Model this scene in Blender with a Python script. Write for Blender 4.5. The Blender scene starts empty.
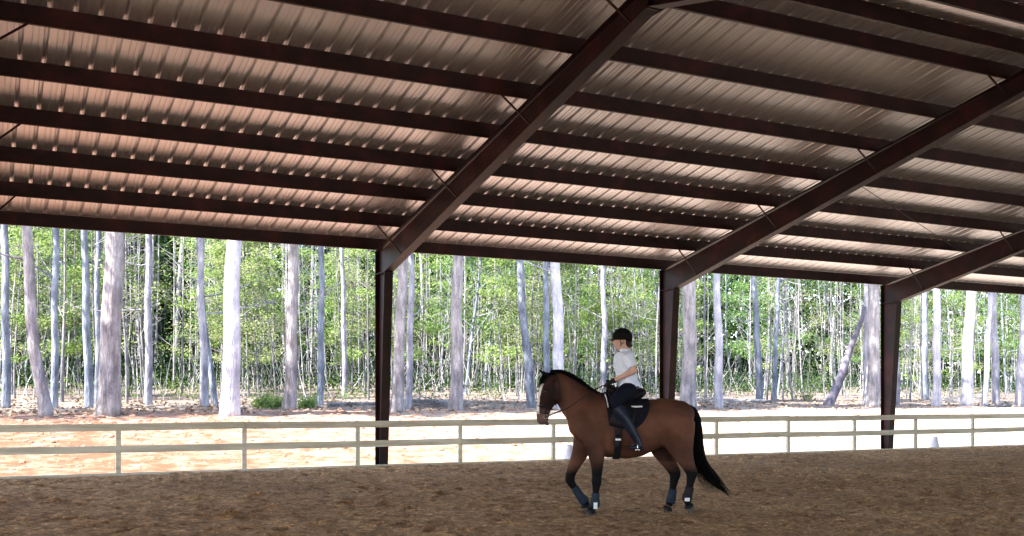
import bpy, bmesh, math, random
from mathutils import Vector, Matrix, noise
R=math.radians; PI=math.pi
rng=random.Random(7)
scene=bpy.context.scene
C=scene.collection
# ------------------------------------------------------------------ camera numbers
TH=R(27.3); FPX=1031.0; CAMZ=1.55; HZ=397.0
cT,sT=math.cos(TH),math.sin(TH)
def ray_at_Y(px,Y):
    r=(px-512)/FPX
    return Y*(sT+r*cT)/(cT-r*sT)
def depth_at(px,Y):
    r=(px-512)/FPX
    return Y/(cT-r*sT)

# ------------------------------------------------------------------ helpers
def link(o,parent=None):
    C.objects.link(o)
    if parent is not None: o.parent=parent
    return o
def tag(o,label=None,cat=None,group=None,kind=None):
    if label: o['label']=label
    if cat: o['category']=cat
    if group: o['group']=group
    if kind: o['kind']=kind
    return o
def empty(name,loc=(0,0,0),rz=0,label=None,cat=None,group=None):
    o=bpy.data.objects.new(name,None); o.empty_display_size=.2
    link(o); o.location=loc; o.rotation_euler=(0,0,rz)
    return tag(o,label,cat,group)
class MB:
    def __init__(s): s.v=[]; s.f=[]; s.m=[]
    def add(s,vs,fs,mi=0):
        b=len(s.v); s.v+= [tuple(v) for v in vs]
        for f in fs: s.f.append([b+i for i in f]); s.m.append(mi)
    def box(s,x0,x1,y0,y1,z0,z1,mi=0):
        vs=[(x,y,z) for x in (x0,x1) for y in (y0,y1) for z in (z0,z1)]
        s.add(vs,[(0,1,3,2),(4,6,7,5),(0,4,5,1),(2,3,7,6),(0,2,6,4),(1,5,7,3)],mi)
    def prism(s,prof,a,b,mi=0):
        """prof: list of 3d points of one end cap; b-a offset"""
        n=len(prof); d=Vector(b)-Vector(a)
        vs=[Vector(p) for p in prof]+[Vector(p)+d for p in prof]
        fs=[tuple(range(n))[::-1],tuple(range(n,2*n))]+[(i,(i+1)%n,n+(i+1)%n,n+i) for i in range(n)]
        s.add(vs,fs,mi)
    def bar(s,a,b,w,h=None,mi=0):
        h=h or w; a=Vector(a); b=Vector(b); t=(b-a).normalized()
        ref=Vector((0,0,1)) if abs(t.z)<.9 else Vector((1,0,0))
        u=t.cross(ref).normalized()*w/2; v=u.cross(t).normalized()*h/2
        s.prism([a-u-v,a+u-v,a+u+v,a-u+v],a,b,mi)
    def tube(s,pts,rad,n=8,mi=0,ref=(0,1,0),rad2=None,cap=True):
        P=[Vector(p) for p in pts]; rf=Vector(ref); k=len(P); b=len(s.v)
        for i in range(k):
            t=(P[min(i+1,k-1)]-P[max(i-1,0)]).normalized()
            r_=rf if abs(t.dot(rf))<.95 else Vector((1,0,0))
            u=t.cross(r_).normalized(); v=u.cross(t).normalized()
            ra=rad[i]; rb=rad2[i] if rad2 else ra
            for j in range(n):
                a=2*PI*j/n
                s.v.append(tuple(P[i]+u*ra*math.cos(a)+v*rb*math.sin(a)))
        for i in range(k-1):
            for j in range(n):
                s.f.append([b+i*n+j,b+i*n+(j+1)%n,b+(i+1)*n+(j+1)%n,b+(i+1)*n+j]); s.m.append(mi)
        if cap:
            s.f.append([b+j for j in range(n)][::-1]); s.m.append(mi)
            s.f.append([b+(k-1)*n+j for j in range(n)]); s.m.append(mi)
    def ball(s,c,rx,ry=None,rz=None,n=12,mi=0,rot=None):
        ry=ry or rx; rz=rz or rx; k=n//2+1; vs=[]; c=Vector(c)
        for i in range(1,k):
            ph=PI*i/k
            for j in range(n):
                a=2*PI*j/n
                p=Vector((rx*math.sin(ph)*math.cos(a),ry*math.sin(ph)*math.sin(a),rz*math.cos(ph)))
                if rot: p=rot@p
                vs.append(c+p)
        p=Vector((0,0,rz)); q=Vector((0,0,-rz))
        if rot: p=rot@p; q=rot@q
        top=len(vs); vs.append(c+p); vs.append(c+q); fs=[]
        for i in range(k-2):
            for j in range(n): fs.append((i*n+j,i*n+(j+1)%n,(i+1)*n+(j+1)%n,(i+1)*n+j)[::-1])
        for j in range(n):
            fs.append((top,j,(j+1)%n)); fs.append((top+1,(k-2)*n+(j+1)%n,(k-2)*n+j))
        s.add(vs,fs,mi)
    def mesh(s,name,mats,smooth=False):
        me=bpy.data.meshes.new(name); me.from_pydata(s.v,[],s.f)
        if not isinstance(mats,(list,tuple)): mats=[mats]
        for m in mats: me.materials.append(m)
        if any(s.m): me.polygons.foreach_set('material_index',s.m)
        if smooth: me.polygons.foreach_set('use_smooth',[True]*len(me.polygons))
        me.update(); return me
    def build(s,name,mats,parent=None,smooth=False,bevel=0):
        me=s.mesh(name,mats,smooth); o=bpy.data.objects.new(name,me); link(o,parent)
        if bevel:
            b=o.modifiers.new('bevel','BEVEL'); b.width=bevel; b.segments=2; b.limit_method='ANGLE'
        return o
def obj(name,me,parent=None): return link(bpy.data.objects.new(name,me),parent)

# ------------------------------------------------------------------ materials
def mat(name):
    m=bpy.data.materials.new(name); m.use_nodes=True; nt=m.node_tree
    return m,nt,nt.nodes['Principled BSDF'],nt.links
def nn(nt,t,**kw):
    n=nt.nodes.new(t)
    for k,v in kw.items():
        if k in n.inputs: n.inputs[k].default_value=v
        else: setattr(n,k,v)
    return n
def ramp(nt,fac,stops):
    r=nt.nodes.new('ShaderNodeValToRGB'); e=r.color_ramp.elements
    while len(e)<len(stops): e.new(.5)
    for i,(p,c) in enumerate(stops): e[i].position=p; e[i].color=(*c,1)
    nt.links.new(fac,r.inputs[0]); return r
def noisy(name,cols,scale=5,rough=.8,bump=.2,bscale=None,spec=.3,metal=0,coord='Object',stretch=(1,1,1),detail=6,dist=.02,random_v=0):
    m,nt,b,L=mat(name)
    tc=nn(nt,'ShaderNodeTexCoord'); mp=nn(nt,'ShaderNodeMapping'); mp.inputs['Scale'].default_value=stretch
    L.new(tc.outputs[coord],mp.inputs[0])
    n=nn(nt,'ShaderNodeTexNoise',Scale=scale,Detail=detail,Roughness=.6); L.new(mp.outputs[0],n.inputs['Vector'])
    k=len(cols)
    r=ramp(nt,n.outputs[0],[(.3+.4*i/max(1,k-1),c) for i,c in enumerate(cols)])
    out=r.outputs[0]
    if random_v:
        oi=nn(nt,'ShaderNodeObjectInfo'); mr=nn(nt,'ShaderNodeMapRange'); mr.inputs[3].default_value=1-random_v; mr.inputs[4].default_value=1+random_v
        L.new(oi.outputs['Random'],mr.inputs[0]); h=nn(nt,'ShaderNodeHueSaturation'); L.new(mr.outputs[0],h.inputs['Value']); L.new(out,h.inputs['Color']); out=h.outputs[0]
    L.new(out,b.inputs['Base Color'])
    b.inputs['Roughness'].default_value=rough; b.inputs['Specular IOR Level'].default_value=spec; b.inputs['Metallic'].default_value=metal
    if bump:
        n2=nn(nt,'ShaderNodeTexNoise',Scale=bscale or scale*4,Detail=8); L.new(mp.outputs[0],n2.inputs['Vector'])
        bp=nn(nt,'ShaderNodeBump',Strength=bump,Distance=dist); L.new(n2.outputs[0],bp.inputs['Height']); L.new(bp.outputs[0],b.inputs['Normal'])
    return m
M={}
M['iron']=noisy('red_oxide_steel',[(.007,.003,.003),(.017,.005,.006),(.050,.012,.014)],2.2,.55,.1,spec=.3)
M['sheet']=noisy('galvalume_sheet',[(.66,.67,.70),(.76,.77,.80)],1.2,.33,.0,metal=.78,spec=.5,stretch=(6,.4,1))
M['roofcap']=noisy('roof_outer_paint',[(.42,.40,.38),(.5,.48,.46)],2,.5,0)
M['screw']=noisy('zinc_screw',[(.5,.5,.5),(.7,.7,.7)],9,.35,0,metal=.6)
M['wood']=noisy('weathered_fence_wood',[(.46,.43,.36),(.63,.60,.52),(.75,.72,.65)],2.2,.85,.35,bscale=30,stretch=(.35,4,4),random_v=.10)
M['concrete']=noisy('concrete',[(.3,.29,.27),(.42,.4,.38)],8,.9,.2)
M['cone']=noisy('shaded_white_plastic',[(.50,.50,.60),(.58,.58,.68)],6,.4,0)  # white cones; the blue-grey of shade is put into the colour
M['cone_letter']=noisy('black_paint',[(.03,.03,.03),(.05,.05,.05)],6,.6,0)
def footing_mat():
    m,nt,b,L=mat('arena_sand_mix')
    tc=nn(nt,'ShaderNodeTexCoord'); g=tc.outputs['Object']
    n1=nn(nt,'ShaderNodeTexNoise',Scale=.35,Detail=4); n2=nn(nt,'ShaderNodeTexNoise',Scale=9,Detail=10,Roughness=.8); n3=nn(nt,'ShaderNodeTexVoronoi',Scale=38)
    for n in (n1,n2,n3): L.new(g,n.inputs['Vector'])
    r1=ramp(nt,n1.outputs[0],[(.35,(.49,.32,.18)),(.65,(.62,.42,.24))])
    r2=ramp(nt,n2.outputs[0],[(.36,(.38,.35,.32)),(.5,(.88,.84,.80)),(.64,(1.5,1.45,1.35))])
    mx=nn(nt,'ShaderNodeMix',data_type='RGBA',blend_type='MULTIPLY'); mx.inputs[0].default_value=1
    L.new(r1.outputs[0],mx.inputs[6]); L.new(r2.outputs[0],mx.inputs[7])
    r3=ramp(nt,n3.outputs['Color'],[(0,(.6,.55,.5)),(.75,(1,1,1)),(.95,(2.0,1.85,1.6))])
    n5=nn(nt,'ShaderNodeTexNoise',Scale=2.6,Detail=6,Roughness=.7); L.new(g,n5.inputs['Vector']); r5=ramp(nt,n5.outputs[0],[(.38,(.76,.74,.73)),(.5,(1,1,1)),(.62,(1.12,1.1,1.05))])
    m5=nn(nt,'ShaderNodeMix',data_type='RGBA',blend_type='MULTIPLY'); m5.inputs[0].default_value=1; L.new(mx.outputs[2],m5.inputs[6]); L.new(r5.outputs[0],m5.inputs[7])
    m2=nn(nt,'ShaderNodeMix',data_type='RGBA',blend_type='MULTIPLY'); m2.inputs[0].default_value=.8
    L.new(m5.outputs[2],m2.inputs[6]); L.new(r3.outputs[0],m2.inputs[7])
    L.new(m2.outputs[2],b.inputs['Base Color']); b.inputs['Roughness'].default_value=.95; b.inputs['Specular IOR Level'].default_value=.15
    bp=nn(nt,'ShaderNodeBump',Strength=.9,Distance=.04); L.new(n2.outputs[0],bp.inputs['Height']); L.new(bp.outputs[0],b.inputs['Normal'])
    return m
M['footing']=footing_mat()
def ground_mat():
    m,nt,b,L=mat('dirt_and_leaf_litter')
    tc=nn(nt,'ShaderNodeTexCoord'); g=tc.outputs['Object']
    sp=nn(nt,'ShaderNodeSeparateXYZ'); L.new(g,sp.inputs[0])
    nb=nn(nt,'ShaderNodeTexNoise',Scale=.25,Detail=5); L.new(g,nb.inputs['Vector'])
    ad=nn(nt,'ShaderNodeMath',operation='MULTIPLY_ADD'); L.new(nb.outputs[0],ad.inputs[0]); ad.inputs[1].default_value=9.; L.new(sp.outputs['Y'],ad.inputs[2])
    mr=nn(nt,'ShaderNodeMapRange'); mr.inputs[1].default_value=37.0; mr.inputs[2].default_value=41.; L.new(ad.outputs[0],mr.inputs[0])
    # red clay patches vs. pale sandy dirt
    n1=nn(nt,'ShaderNodeTexNoise',Scale=1.7,Detail=12,Roughness=.8); 
    mp=nn(nt,'ShaderNodeMapping'); mp.inputs['Scale'].default_value=(.8,.9,1); L.new(g,mp.inputs[0]); L.new(mp.outputs[0],n1.inputs['Vector'])
    xr=nn(nt,'ShaderNodeMapRange'); xr.inputs[1].default_value=2.; xr.inputs[2].default_value=22.; xr.inputs[3].default_value=.13; xr.inputs[4].default_value=-.07; L.new(sp.outputs['X'],xr.inputs[0])
    a2=nn(nt,'ShaderNodeMath',operation='ADD'); L.new(n1.outputs[0],a2.inputs[0]); L.new(xr.outputs[0],a2.inputs[1])
    r1=ramp(nt,a2.outputs[0],[(.36,(.35,.295,.24)),(.47,(.32,.245,.19)),(.56,(.26,.15,.105)),(.66,(.15,.07,.04))])
    n2=nn(nt,'ShaderNodeTexNoise',Scale=7,Detail=8,Roughness=.8); L.new(g,n2.inputs['Vector'])
    r2=ramp(nt,n2.outputs[0],[(.3,(.09,.068,.06)),(.5,(.17,.135,.115)),(.68,(.29,.24,.205))])
    mx=nn(nt,'ShaderNodeMix',data_type='RGBA'); L.new(mr.outputs[0],mx.inputs[0]); L.new(r1.outputs[0],mx.inputs[6]); L.new(r2.outputs[0],mx.inputs[7])
    L.new(mx.outputs[2],b.inputs['Base Color']); b.inputs['Roughness'].default_value=.95; b.inputs['Specular IOR Level'].default_value=.1
    bp=nn(nt,'ShaderNodeBump',Strength=.7,Distance=.08); L.new(n2.outputs[0],bp.inputs['Height']); L.new(bp.outputs[0],b.inputs['Normal'])
    return m
M['ground']=ground_mat()
def bark(name,cols,sc=5,rnd=.12):
    m=noisy(name,cols,sc,.9,1.0,bscale=16,spec=.1,stretch=(1,1,.22),dist=.06,random_v=rnd); nt=m.node_tree; L=nt.links; b=nt.nodes['Principled BSDF']
    src=b.inputs['Base Color'].links[0].from_socket; tc=nn(nt,'ShaderNodeTexCoord'); mp=nn(nt,'ShaderNodeMapping'); mp.inputs['Scale'].default_value=(1,1,.3); L.new(tc.outputs['Object'],mp.inputs[0])
    v=nn(nt,'ShaderNodeTexVoronoi',Scale=13,feature='DISTANCE_TO_EDGE'); L.new(mp.outputs[0],v.inputs['Vector']); r=ramp(nt,v.outputs['Distance'],[(0,(.45,.42,.42)),(.12,(1,1,1))])
    n=nn(nt,'ShaderNodeTexNoise',Scale=1.1,Detail=5); L.new(tc.outputs['Object'],n.inputs['Vector']); r4=ramp(nt,n.outputs[0],[(.38,(.62,.62,.68)),(.6,(1.12,1.1,1.08))])
    m1=nn(nt,'ShaderNodeMix',data_type='RGBA',blend_type='MULTIPLY'); m1.inputs[0].default_value=.4; m2=nn(nt,'ShaderNodeMix',data_type='RGBA',blend_type='MULTIPLY'); m2.inputs[0].default_value=.9
    L.new(src,m1.inputs[6]); L.new(r.outputs[0],m1.inputs[7]); L.new(m1.outputs[2],m2.inputs[6]); L.new(r4.outputs[0],m2.inputs[7]); L.new(m2.outputs[2],b.inputs['Base Color'])
    return m
M['bark_pale']=bark('pale_bark',[(.16,.155,.18),(.32,.31,.34),(.50,.49,.51)])
M['bark_white']=bark('bright_white_bark',[(.26,.26,.30),(.46,.45,.48),(.60,.59,.61)])
M['bark_pink']=bark('pinkish_pine_bark',[(.15,.132,.128),(.29,.265,.26),(.47,.44,.43)])
M['bark_blue']=bark('blue_grey_bark',[(.105,.118,.14),(.20,.222,.26),(.35,.38,.43)])
M['bark_lean']=bark('grey_lavender_bark',[(.09,.08,.10),(.17,.155,.185),(.27,.25,.29)])
M['bark_dark']=bark('dark_bark',[(.04,.036,.045),(.075,.07,.085),(.12,.115,.14)])
M['bark_thin']=bark('sapling_bark',[(.13,.13,.13),(.26,.255,.255),(.45,.44,.43)],2,.35)
def leafmat(name,c1,c2,tr=.5):
    m=bpy.data.materials.new(name); m.use_nodes=True; nt=m.node_tree; nt.nodes.remove(nt.nodes['Principled BSDF']); L=nt.links
    out=nt.nodes['Material Output']; ge=nn(nt,'ShaderNodeNewGeometry')
    r=ramp(nt,ge.outputs['Random Per Island'],[(0,c1),(1,c2)])
    oi=nn(nt,'ShaderNodeObjectInfo'); mr=nn(nt,'ShaderNodeMapRange'); mr.inputs[3].default_value=.7; mr.inputs[4].default_value=1.3
    L.new(oi.outputs['Random'],mr.inputs[0]); h=nn(nt,'ShaderNodeHueSaturation'); L.new(mr.outputs[0],h.inputs['Value']); L.new(r.outputs[0],h.inputs['Color'])
    d=nn(nt,'ShaderNodeBsdfDiffuse'); t=nn(nt,'ShaderNodeBsdfTranslucent'); mx=nn(nt,'ShaderNodeMixShader'); mx.inputs[0].default_value=tr
    L.new(h.outputs[0],d.inputs[0]); L.new(h.outputs[0],t.inputs[0]); L.new(d.outputs[0],mx.inputs[1]); L.new(t.outputs[0],mx.inputs[2]); L.new(mx.outputs[0],out.inputs[0])
    return m
M['leaf_spring']=leafmat('spring_leaf',(.11,.19,.045),(.27,.34,.12))
M['leaf_mid']=leafmat('mid_green_leaf',(.055,.12,.04),(.16,.24,.08))
M['leaf_pine']=leafmat('pine_needles',(.025,.06,.02),(.07,.13,.035),.3)
M['leaf_dark']=leafmat('shade_dark_leaf',(.012,.026,.012),(.035,.065,.025),.2)  # near-black green: shade of the gaps in the wood as leaf colour
M['leaf_far']=leafmat('distant_shade_leaf',(.030,.075,.028),(.10,.17,.055))  # darker copy of the mid green; shade of depth put into the colour
M['leaf_pale']=leafmat('pale_leaf',(.16,.21,.08),(.32,.34,.17))
M['leaf_litter']=leafmat('leaf_litter',(.16,.11,.07),(.33,.25,.18),.1)

# ------------------------------------------------------------------ terrain
TP=[(-1e9,0),(22.3,0),(24,.10),(27,.42),(34,1.0),(42,1.32),(52,1.7),(72,2.4),(112,3.3),(600,5),(1e9,5)]
def tz(x,y):
    z=0
    for i in range(len(TP)-1):
        if TP[i][0]<=y<TP[i+1][0]:
            t=(y-TP[i][0])/(TP[i+1][0]-TP[i][0]); z=TP[i][1]+(TP[i+1][1]-TP[i][1])*t; break
    if y>22.6:
        k=min(1,(y-22.6)/2.5)
        z+=k*(.10*noise.noise(Vector((x*.35,y*.5,1)))+.055*noise.noise(Vector((x*1.3,y*1.6,5)))+.03*noise.noise(Vector((x*3.5,y*4,9))))
        z+=k*.5*noise.noise(Vector((x*.03,y*.03,3)))*min(1,max(0,(y-40)/40))
    return z
def lines(a,b,step,far,grow=1.35):
    L=[]; v=a
    while v<b: L.append(v); v+=step
    L.append(b); s=step; v=b
    while v<far[1]: s*=grow; v+=s; L.append(v)
    s=step; v=a; P=[]
    while v>far[0]: s*=grow; v-=s; P.append(v)
    return P[::-1]+L
xs=lines(-4,62,.28,(-900,900)); ys=lines(22,46,.24,(-900,900))
g=MB(); nx,ny=len(xs),len(ys)
g.v=[(x,y,tz(x,y)-(.012 if y<22 else 0)) for y in ys for x in xs]
g.f=[[j*nx+i,j*nx+i+1,(j+1)*nx+i+1,(j+1)*nx+i] for j in range(ny-1) for i in range(nx-1)]; g.m=[0]*len(g.f)
tag(g.build('ground',M['ground'],smooth=True),kind='structure')
# arena footing, churned by hooves
f=MB(); X0,X1,Y0,Y1=-15.5,47,-.9,21.44
fx=lines(-3,32,.085,(X0,X1),1.2); fx=[min(max(v,X0),X1) for v in fx]; fy=[Y0+i*.085 for i in range(int((Y1-Y0)/.085)+1)]+[Y1]
def fz(x,y):
    a=noise.noise(Vector((x*1.2,y*1.2,0)))*.012+noise.noise(Vector((x*4.0,y*4.0,3)))*.030+noise.noise(Vector((x*9,y*9,7)))*.014
    return .004+max(-.003,a+.016)*.9
nx=len(fx)
rh=random.Random(9); prints={}
def add_print(x,y,rad,dep):
    i0=int((x+3)/.085)
    for key in ((int(x//.5)+a,int(y//.5)+b) for a in (-1,0,1) for b in (-1,0,1)): prints.setdefault(key,[]).append((x,y,rad,dep))
for i in range(3800): add_print(rh.uniform(-3,32),rh.uniform(3,21.3),rh.uniform(.07,.12),rh.uniform(.02,.05))
for tr in range(9):      # worn riding track along the rail
    yy=rh.uniform(19.2,20.9); x=-3.
    while x<32: x+=rh.uniform(.35,.8); add_print(x,yy+rh.gauss(0,.12),rh.uniform(.07,.11),rh.uniform(.03,.055))
def fz2(x,y):
    z=fz(x,y)
    for (a,b,r_,d_) in prints.get((int(x//.5),int(y//.5)),()):
        q=((x-a)**2+(y-b)**2)/(r_*r_)
        if q<5: z+=-d_*math.exp(-q)*.9+d_*.55*math.exp(-(math.sqrt(q)-1.5)**2*4)
    return max(z,-.006)
f.v=[(x,y,fz2(x,y)) for y in fy for x in fx]
f.f=[[j*nx+i,j*nx+i+1,(j+1)*nx+i+1,(j+1)*nx+i] for j in range(len(fy)-1) for i in range(nx-1)]; f.m=[0]*len(f.f)
tag(f.build('arena_footing',M['footing'],smooth=True),kind='structure')

# ------------------------------------------------------------------ arena shelter
SL=.215; YR=11.30; YE=21.98; YE2=-1.6; ZE=5.09      # roof sheet height at far eave purlin (Y=21.8)
def zroof(Y):
    return ZE+SL*(21.8-Y) if Y>=YR else ZE+SL*(21.8-YR)-SL*(YR-Y)
XL,XR=-15.9,47.2
sh=empty('arena_shelter',(15,YE2,0),0,'open sided steel riding arena shelter with dark red frame and ribbed metal roof','arena shelter')
off=Vector((15,YE2,0))
def part(mb,name,m,parent=sh,**kw):
    if parent is sh:
        mb.v=[(x-off.x,y-off.y,z) for x,y,z in mb.v]
    return mb.build(name,m,parent,**kw)
# ribbed sheets
RP=.31
prof=[]; x=XL
while x<XR:
    # pan, minor ribs, major rib
    for dx,dz in ((0,0),(.095,0),(.101,.007),(.108,.007),(.113,0),(.172,0),(.178,.007),(.185,.007),(.19,0),(.242,0),(.259,.040),(.290,.040)):
        prof.append((x+dx,dz))
    x+=RP
for (ya,yb) in ((YR,YE),(YE2,YR)):
    mb=MB(); segs=[ya+(yb-ya)*i/6 for i in range(7)]; n=len(prof)
    for y in segs:
        zz=zroof(y) if y!=YR else ZE+SL*(21.8-YR)
        mb.v+=[(px,y,zz+dz) for px,dz in prof]
    for y in segs:
        zz=zroof(y) if y!=YR else ZE+SL*(21.8-YR)
        mb.v+=[(px,y,zz+dz+.0015) for px,dz in prof]
    K=n*len(segs)
    for j in range(len(segs)-1):
        for i in range(n-1):
            mb.f.append([j*n+i,(j+1)*n+i,(j+1)*n+i+1,j*n+i+1]); mb.m.append(0)
            mb.f.append([K+j*n+i,K+j*n+i+1,K+(j+1)*n+i+1,K+(j+1)*n+i]); mb.m.append(1)
    part(mb,'roof_panel',[M['sheet'],M['roofcap']])
mb=MB(); zz=zroof(YR)+.05
mb.prism([(XL,YR-.25,zz-.05),(XL,YR,zz),(XL,YR+.25,zz-.05),(XL,YR+.25,zz-.045),(XL,YR,zz+.006),(XL,YR-.25,zz-.045)],(XL,0,0),(XR,0,0))
part(mb,'ridge_cap',M['roofcap'])
# purlins : Z section
PD=.265
PY=[20.40,18.97,17.54,16.11,14.68,13.25,11.78]
def purlin(Y,name='purlin',d=PD,near=False):
    z=zroof(Y)-.001; mb=MB(); t=.004; fl=.045
    sg=-1
    mb.box(XL+.05,XR-.05,Y-t,Y+t,z-d,z-.004)
    mb.prism([(XL+.05,Y+t,z-.006-SL*t),(XL+.05,Y+fl,z-.006-SL*fl),(XL+.05,Y+fl,z-.002-SL*fl),(XL+.05,Y+t,z-.002-SL*t)] if Y>YR else
             [(XL+.05,Y+t,z-.006),(XL+.05,Y+fl,z-.006),(XL+.05,Y+fl,z-.002),(XL+.05,Y+t,z-.002)],(XL+.05,0,0),(XR-.05,0,0))
    mb.box(XL+.05,XR-.05,Y-fl,Y-t,z-d,z-d+t)
    mb.box(XL+.05,XR-.05,Y-fl,Y-fl+t,z-d+t,z-d+.022)
    return part(mb,name,M['iron'])
for Y in PY: purlin(Y)
PY2=[10.84,9.36,7.9,6.4,4.95,3.5,2.05,.55]
for Y in PY2: purlin(Y)
for Y in (21.80,-1.45):
    mb=MB(); z=zroof(Y)-.004
    mb.box(XL+.05,XR-.05,Y-.004,Y+.004,z-.255,z); 
    s=1 if Y>0 else -1
    a,b=sorted((Y+.004*s,Y+.07*s)); mb.box(XL+.05,XR-.05,a,b,z-.255,z-.249)
    part(mb,'eave_strut',M['iron'])
# eave trim outside
mb=MB(); z=zroof(YE); mb.box(XL,XR,YE+.004,YE+.010,z-.14,z+.03); mb.box(XL,XR,YE+.010,YE+.12,z-.14,z-.135); mb.box(XL,XR,YE+.115,YE+.12,z-.135,z-.03)
part(mb,'gutter',M['iron'])
# frames
COLX=[7.97+7.77*k-(.22 if k==-1 else .03 if k==0 else .09 if k==1 else 0) for k in range(-3,6)]
def zlow(Y,top,d0,d1,Yk):   # rafter lower flange
    t=(Yk-Y)/(Yk-YR); return top-(d0+(d1-d0)*t)
def ibeam_web(mb,poly,x,t=.01): mb.prism([(x-t/2,y,z) for y,z in poly],(x-t/2,0,0),(x+t/2,0,0))
FW=.10
for X in COLX:
    for side in (1,-1):
        def S(y): return y if side>0 else (YE2+.13)-(y-21.85)   # mirror onto near row
        YO=21.85
        shift=0 if side>0 else zroof(S(21.8))-ZE
        zc=ZE-PD-.012+shift      # top of rafter at Y=21.8
        # column: web + flanges tapered
        yi0,yi1=21.57,21.25; ztop=zc-.02
        zk=ztop-.50
        mb=MB()
        ibeam_web(mb,[(S(YO-.012),0.02),(S(yi0+.012),.02),(S(yi1+.012),zk),(S(yi1+.012),ztop+.08),(S(YO-.012),ztop)],X)
        mb.prism([(X-FW,S(YO-.012),.02),(X+FW,S(YO-.012),.02),(X+FW,S(YO),.02),(X-FW,S(YO),.02)],(0,0,.02),(0,0,ztop))
        mb.prism([(X-FW,S(yi0),.02),(X+FW,S(yi0),.02),(X+FW,S(yi0+.012),.02),(X-FW,S(yi0+.012),.02)],(0,S(yi0),.02),(0,S(yi1),zk))
        mb.box(X-FW,X+FW,*sorted((S(yi1+.014),S(YO-.014))),zk-.012,zk)
        c=part(mb,'column',M['iron'])
        bm_=MB(); bm_.box(X-.16-off.x,X+.16-off.x,*sorted((S(YO+.05)-off.y,S(yi0-.05)-off.y)),.0,.018)
        bm_.build('base_plate',M['iron'],c)
        # rafter
        Ya=yi1; Yb=YR; mb=MB()
        yb=(YR+.006*side)
        def top(y): return (zroof(y)-PD-.012)
        top_a=top(S(YO)); 
        dk,dr=.60,.36
        low_a=zk-.002; low_b=top(YR)-dr
        ibeam_web(mb,[(S(YO),top_a-.012-.03),(S(Ya)+.0,zk+.012) ,(yb,low_b+.012),(yb,top(YR)-.012)],X,.012)
        mb.prism([(X-FW,S(Ya-.002),low_a),(X+FW,S(Ya-.002),low_a),(X+FW,S(Ya-.002),low_a+.012),(X-FW,S(Ya-.002),low_a+.012)],(0,S(Ya),low_a),(0,yb,low_b))
        mb.prism([(X-FW,S(YO),top_a-.012),(X+FW,S(YO),top_a-.012),(X+FW,S(YO),top_a),(X-FW,S(YO),top_a)],(0,S(YO),top_a),(0,yb,top(YR)))
        # stiffener plates and splice with bolts
        for yy in ():
            y_=S(yy); lz=low_a+(low_b-low_a)*abs(S(Ya)-y_)/abs(S(Ya)-yb)
            mb.box(X-FW+.004,X-.008,y_-.008,y_+.008,lz+.014,top(y_)-.03); mb.box(X+.008,X+FW-.004,y_-.008,y_+.008,lz+.014,top(y_)-.03)
            mb.box(X-FW-.003,X+FW+.003,y_-.014,y_+.014,lz-.02,lz-.003)
        mb.box(X-FW+.002,X+FW-.002,*sorted((yb,yb+.012*side)),low_b-.02,top(YR)-.002)
        rf=part(mb,'rafter',M['iron'])
        # flange braces from purlins down to lower flange
        if side>0:
            for k,yp in enumerate([20.40,17.54,14.68,11.78]):
                lz=low_a+(low_b-low_a)*(S(Ya)-yp)/(S(Ya)-yb)
                for sx in (-1,1):
                    b=MB(); a_=(X+sx*.62,yp-.03,zroof(yp)-PD+.03); b_=(X+sx*(.02),yp-.03,lz+.03)
                    b.bar(a_,b_,.035,.006); b.bar(Vector(a_)+Vector((0,0,.016)),Vector(b_)+Vector((0,0,.016)),.006,.03)
                    part(b,'flange_brace',M['iron'])
# rod bracing in the bay between second and third visible frames
for (xa,xb) in ((COLX[4],COLX[5]),):
    for (p,q) in (((xa+.1,15.6),(xb-.1,18.9)),):
        b=MB(); b.tube([(p[0],p[1],zroof(p[1])-PD-.10),(q[0],q[1],zroof(q[1])-PD-.10)],[.009,.009],6)
        part(b,'brace_rod',M['iron'])

# ------------------------------------------------------------------ fence
FY=21.5; FX0=2.41; FS=2.449
fn=empty('board_fence',(FX0,FY,0),0,'low weathered tan board fence with two rails along the arena edge','fence')
def fpart(mb,name,**kw):
    mb.v=[(x-FX0,y-FY,z) for x,y,z in mb.v]; return mb.build(name,M['wood'],fn,**kw)
r2=random.Random(3)
for n in range(-7,18):
    X=FX0+FS*n; mb=MB(); l=r2.uniform(-.006,.006)
    mb.box(X-.046+l,X+.046+l,FY-.036,FY+.036,-.12,1.028+r2.uniform(-.008,.008)); fpart(mb,'post',bevel=.005)
for n in range(-7,17,2):
    Xa=FX0+FS*n+.003; Xb=FX0+FS*(n+2)-.003
    for zc,w in ((.967,.142),(.535,.140)):
        dz0=r2.uniform(-.008,.008); dz1=r2.uniform(-.008,.008); mb=MB(); k=6
        for i in range(k):
            pass
        ring=[]
        for i in range(k+1):
            t=i/k; x=Xa+(Xb-Xa)*t; z=zc+dz0+(dz1-dz0)*t-.008*math.sin(PI*t)
            mb.v+=[(x,FY-.076,z-w/2),(x,FY-.038,z-w/2),(x,FY-.038,z+w/2),(x,FY-.076,z+w/2)]
        for i in range(k):
            for j in range(4): mb.f.append([i*4+j,(i+1)*4+j,(i+1)*4+(j+1)%4,i*4+(j+1)%4]); mb.m.append(0)
        mb.f+= [[0,1,2,3],[k*4+3,k*4+2,k*4+1,k*4]]; mb.m+=[0,0]
        fpart(mb,'rail',bevel=.004)
    mb=MB(); mb.box(Xa,Xb,FY-.080,FY-.040,-.10,.062+r2.uniform(-.008,.008)); fpart(mb,'kickboard',bevel=.004)

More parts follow.
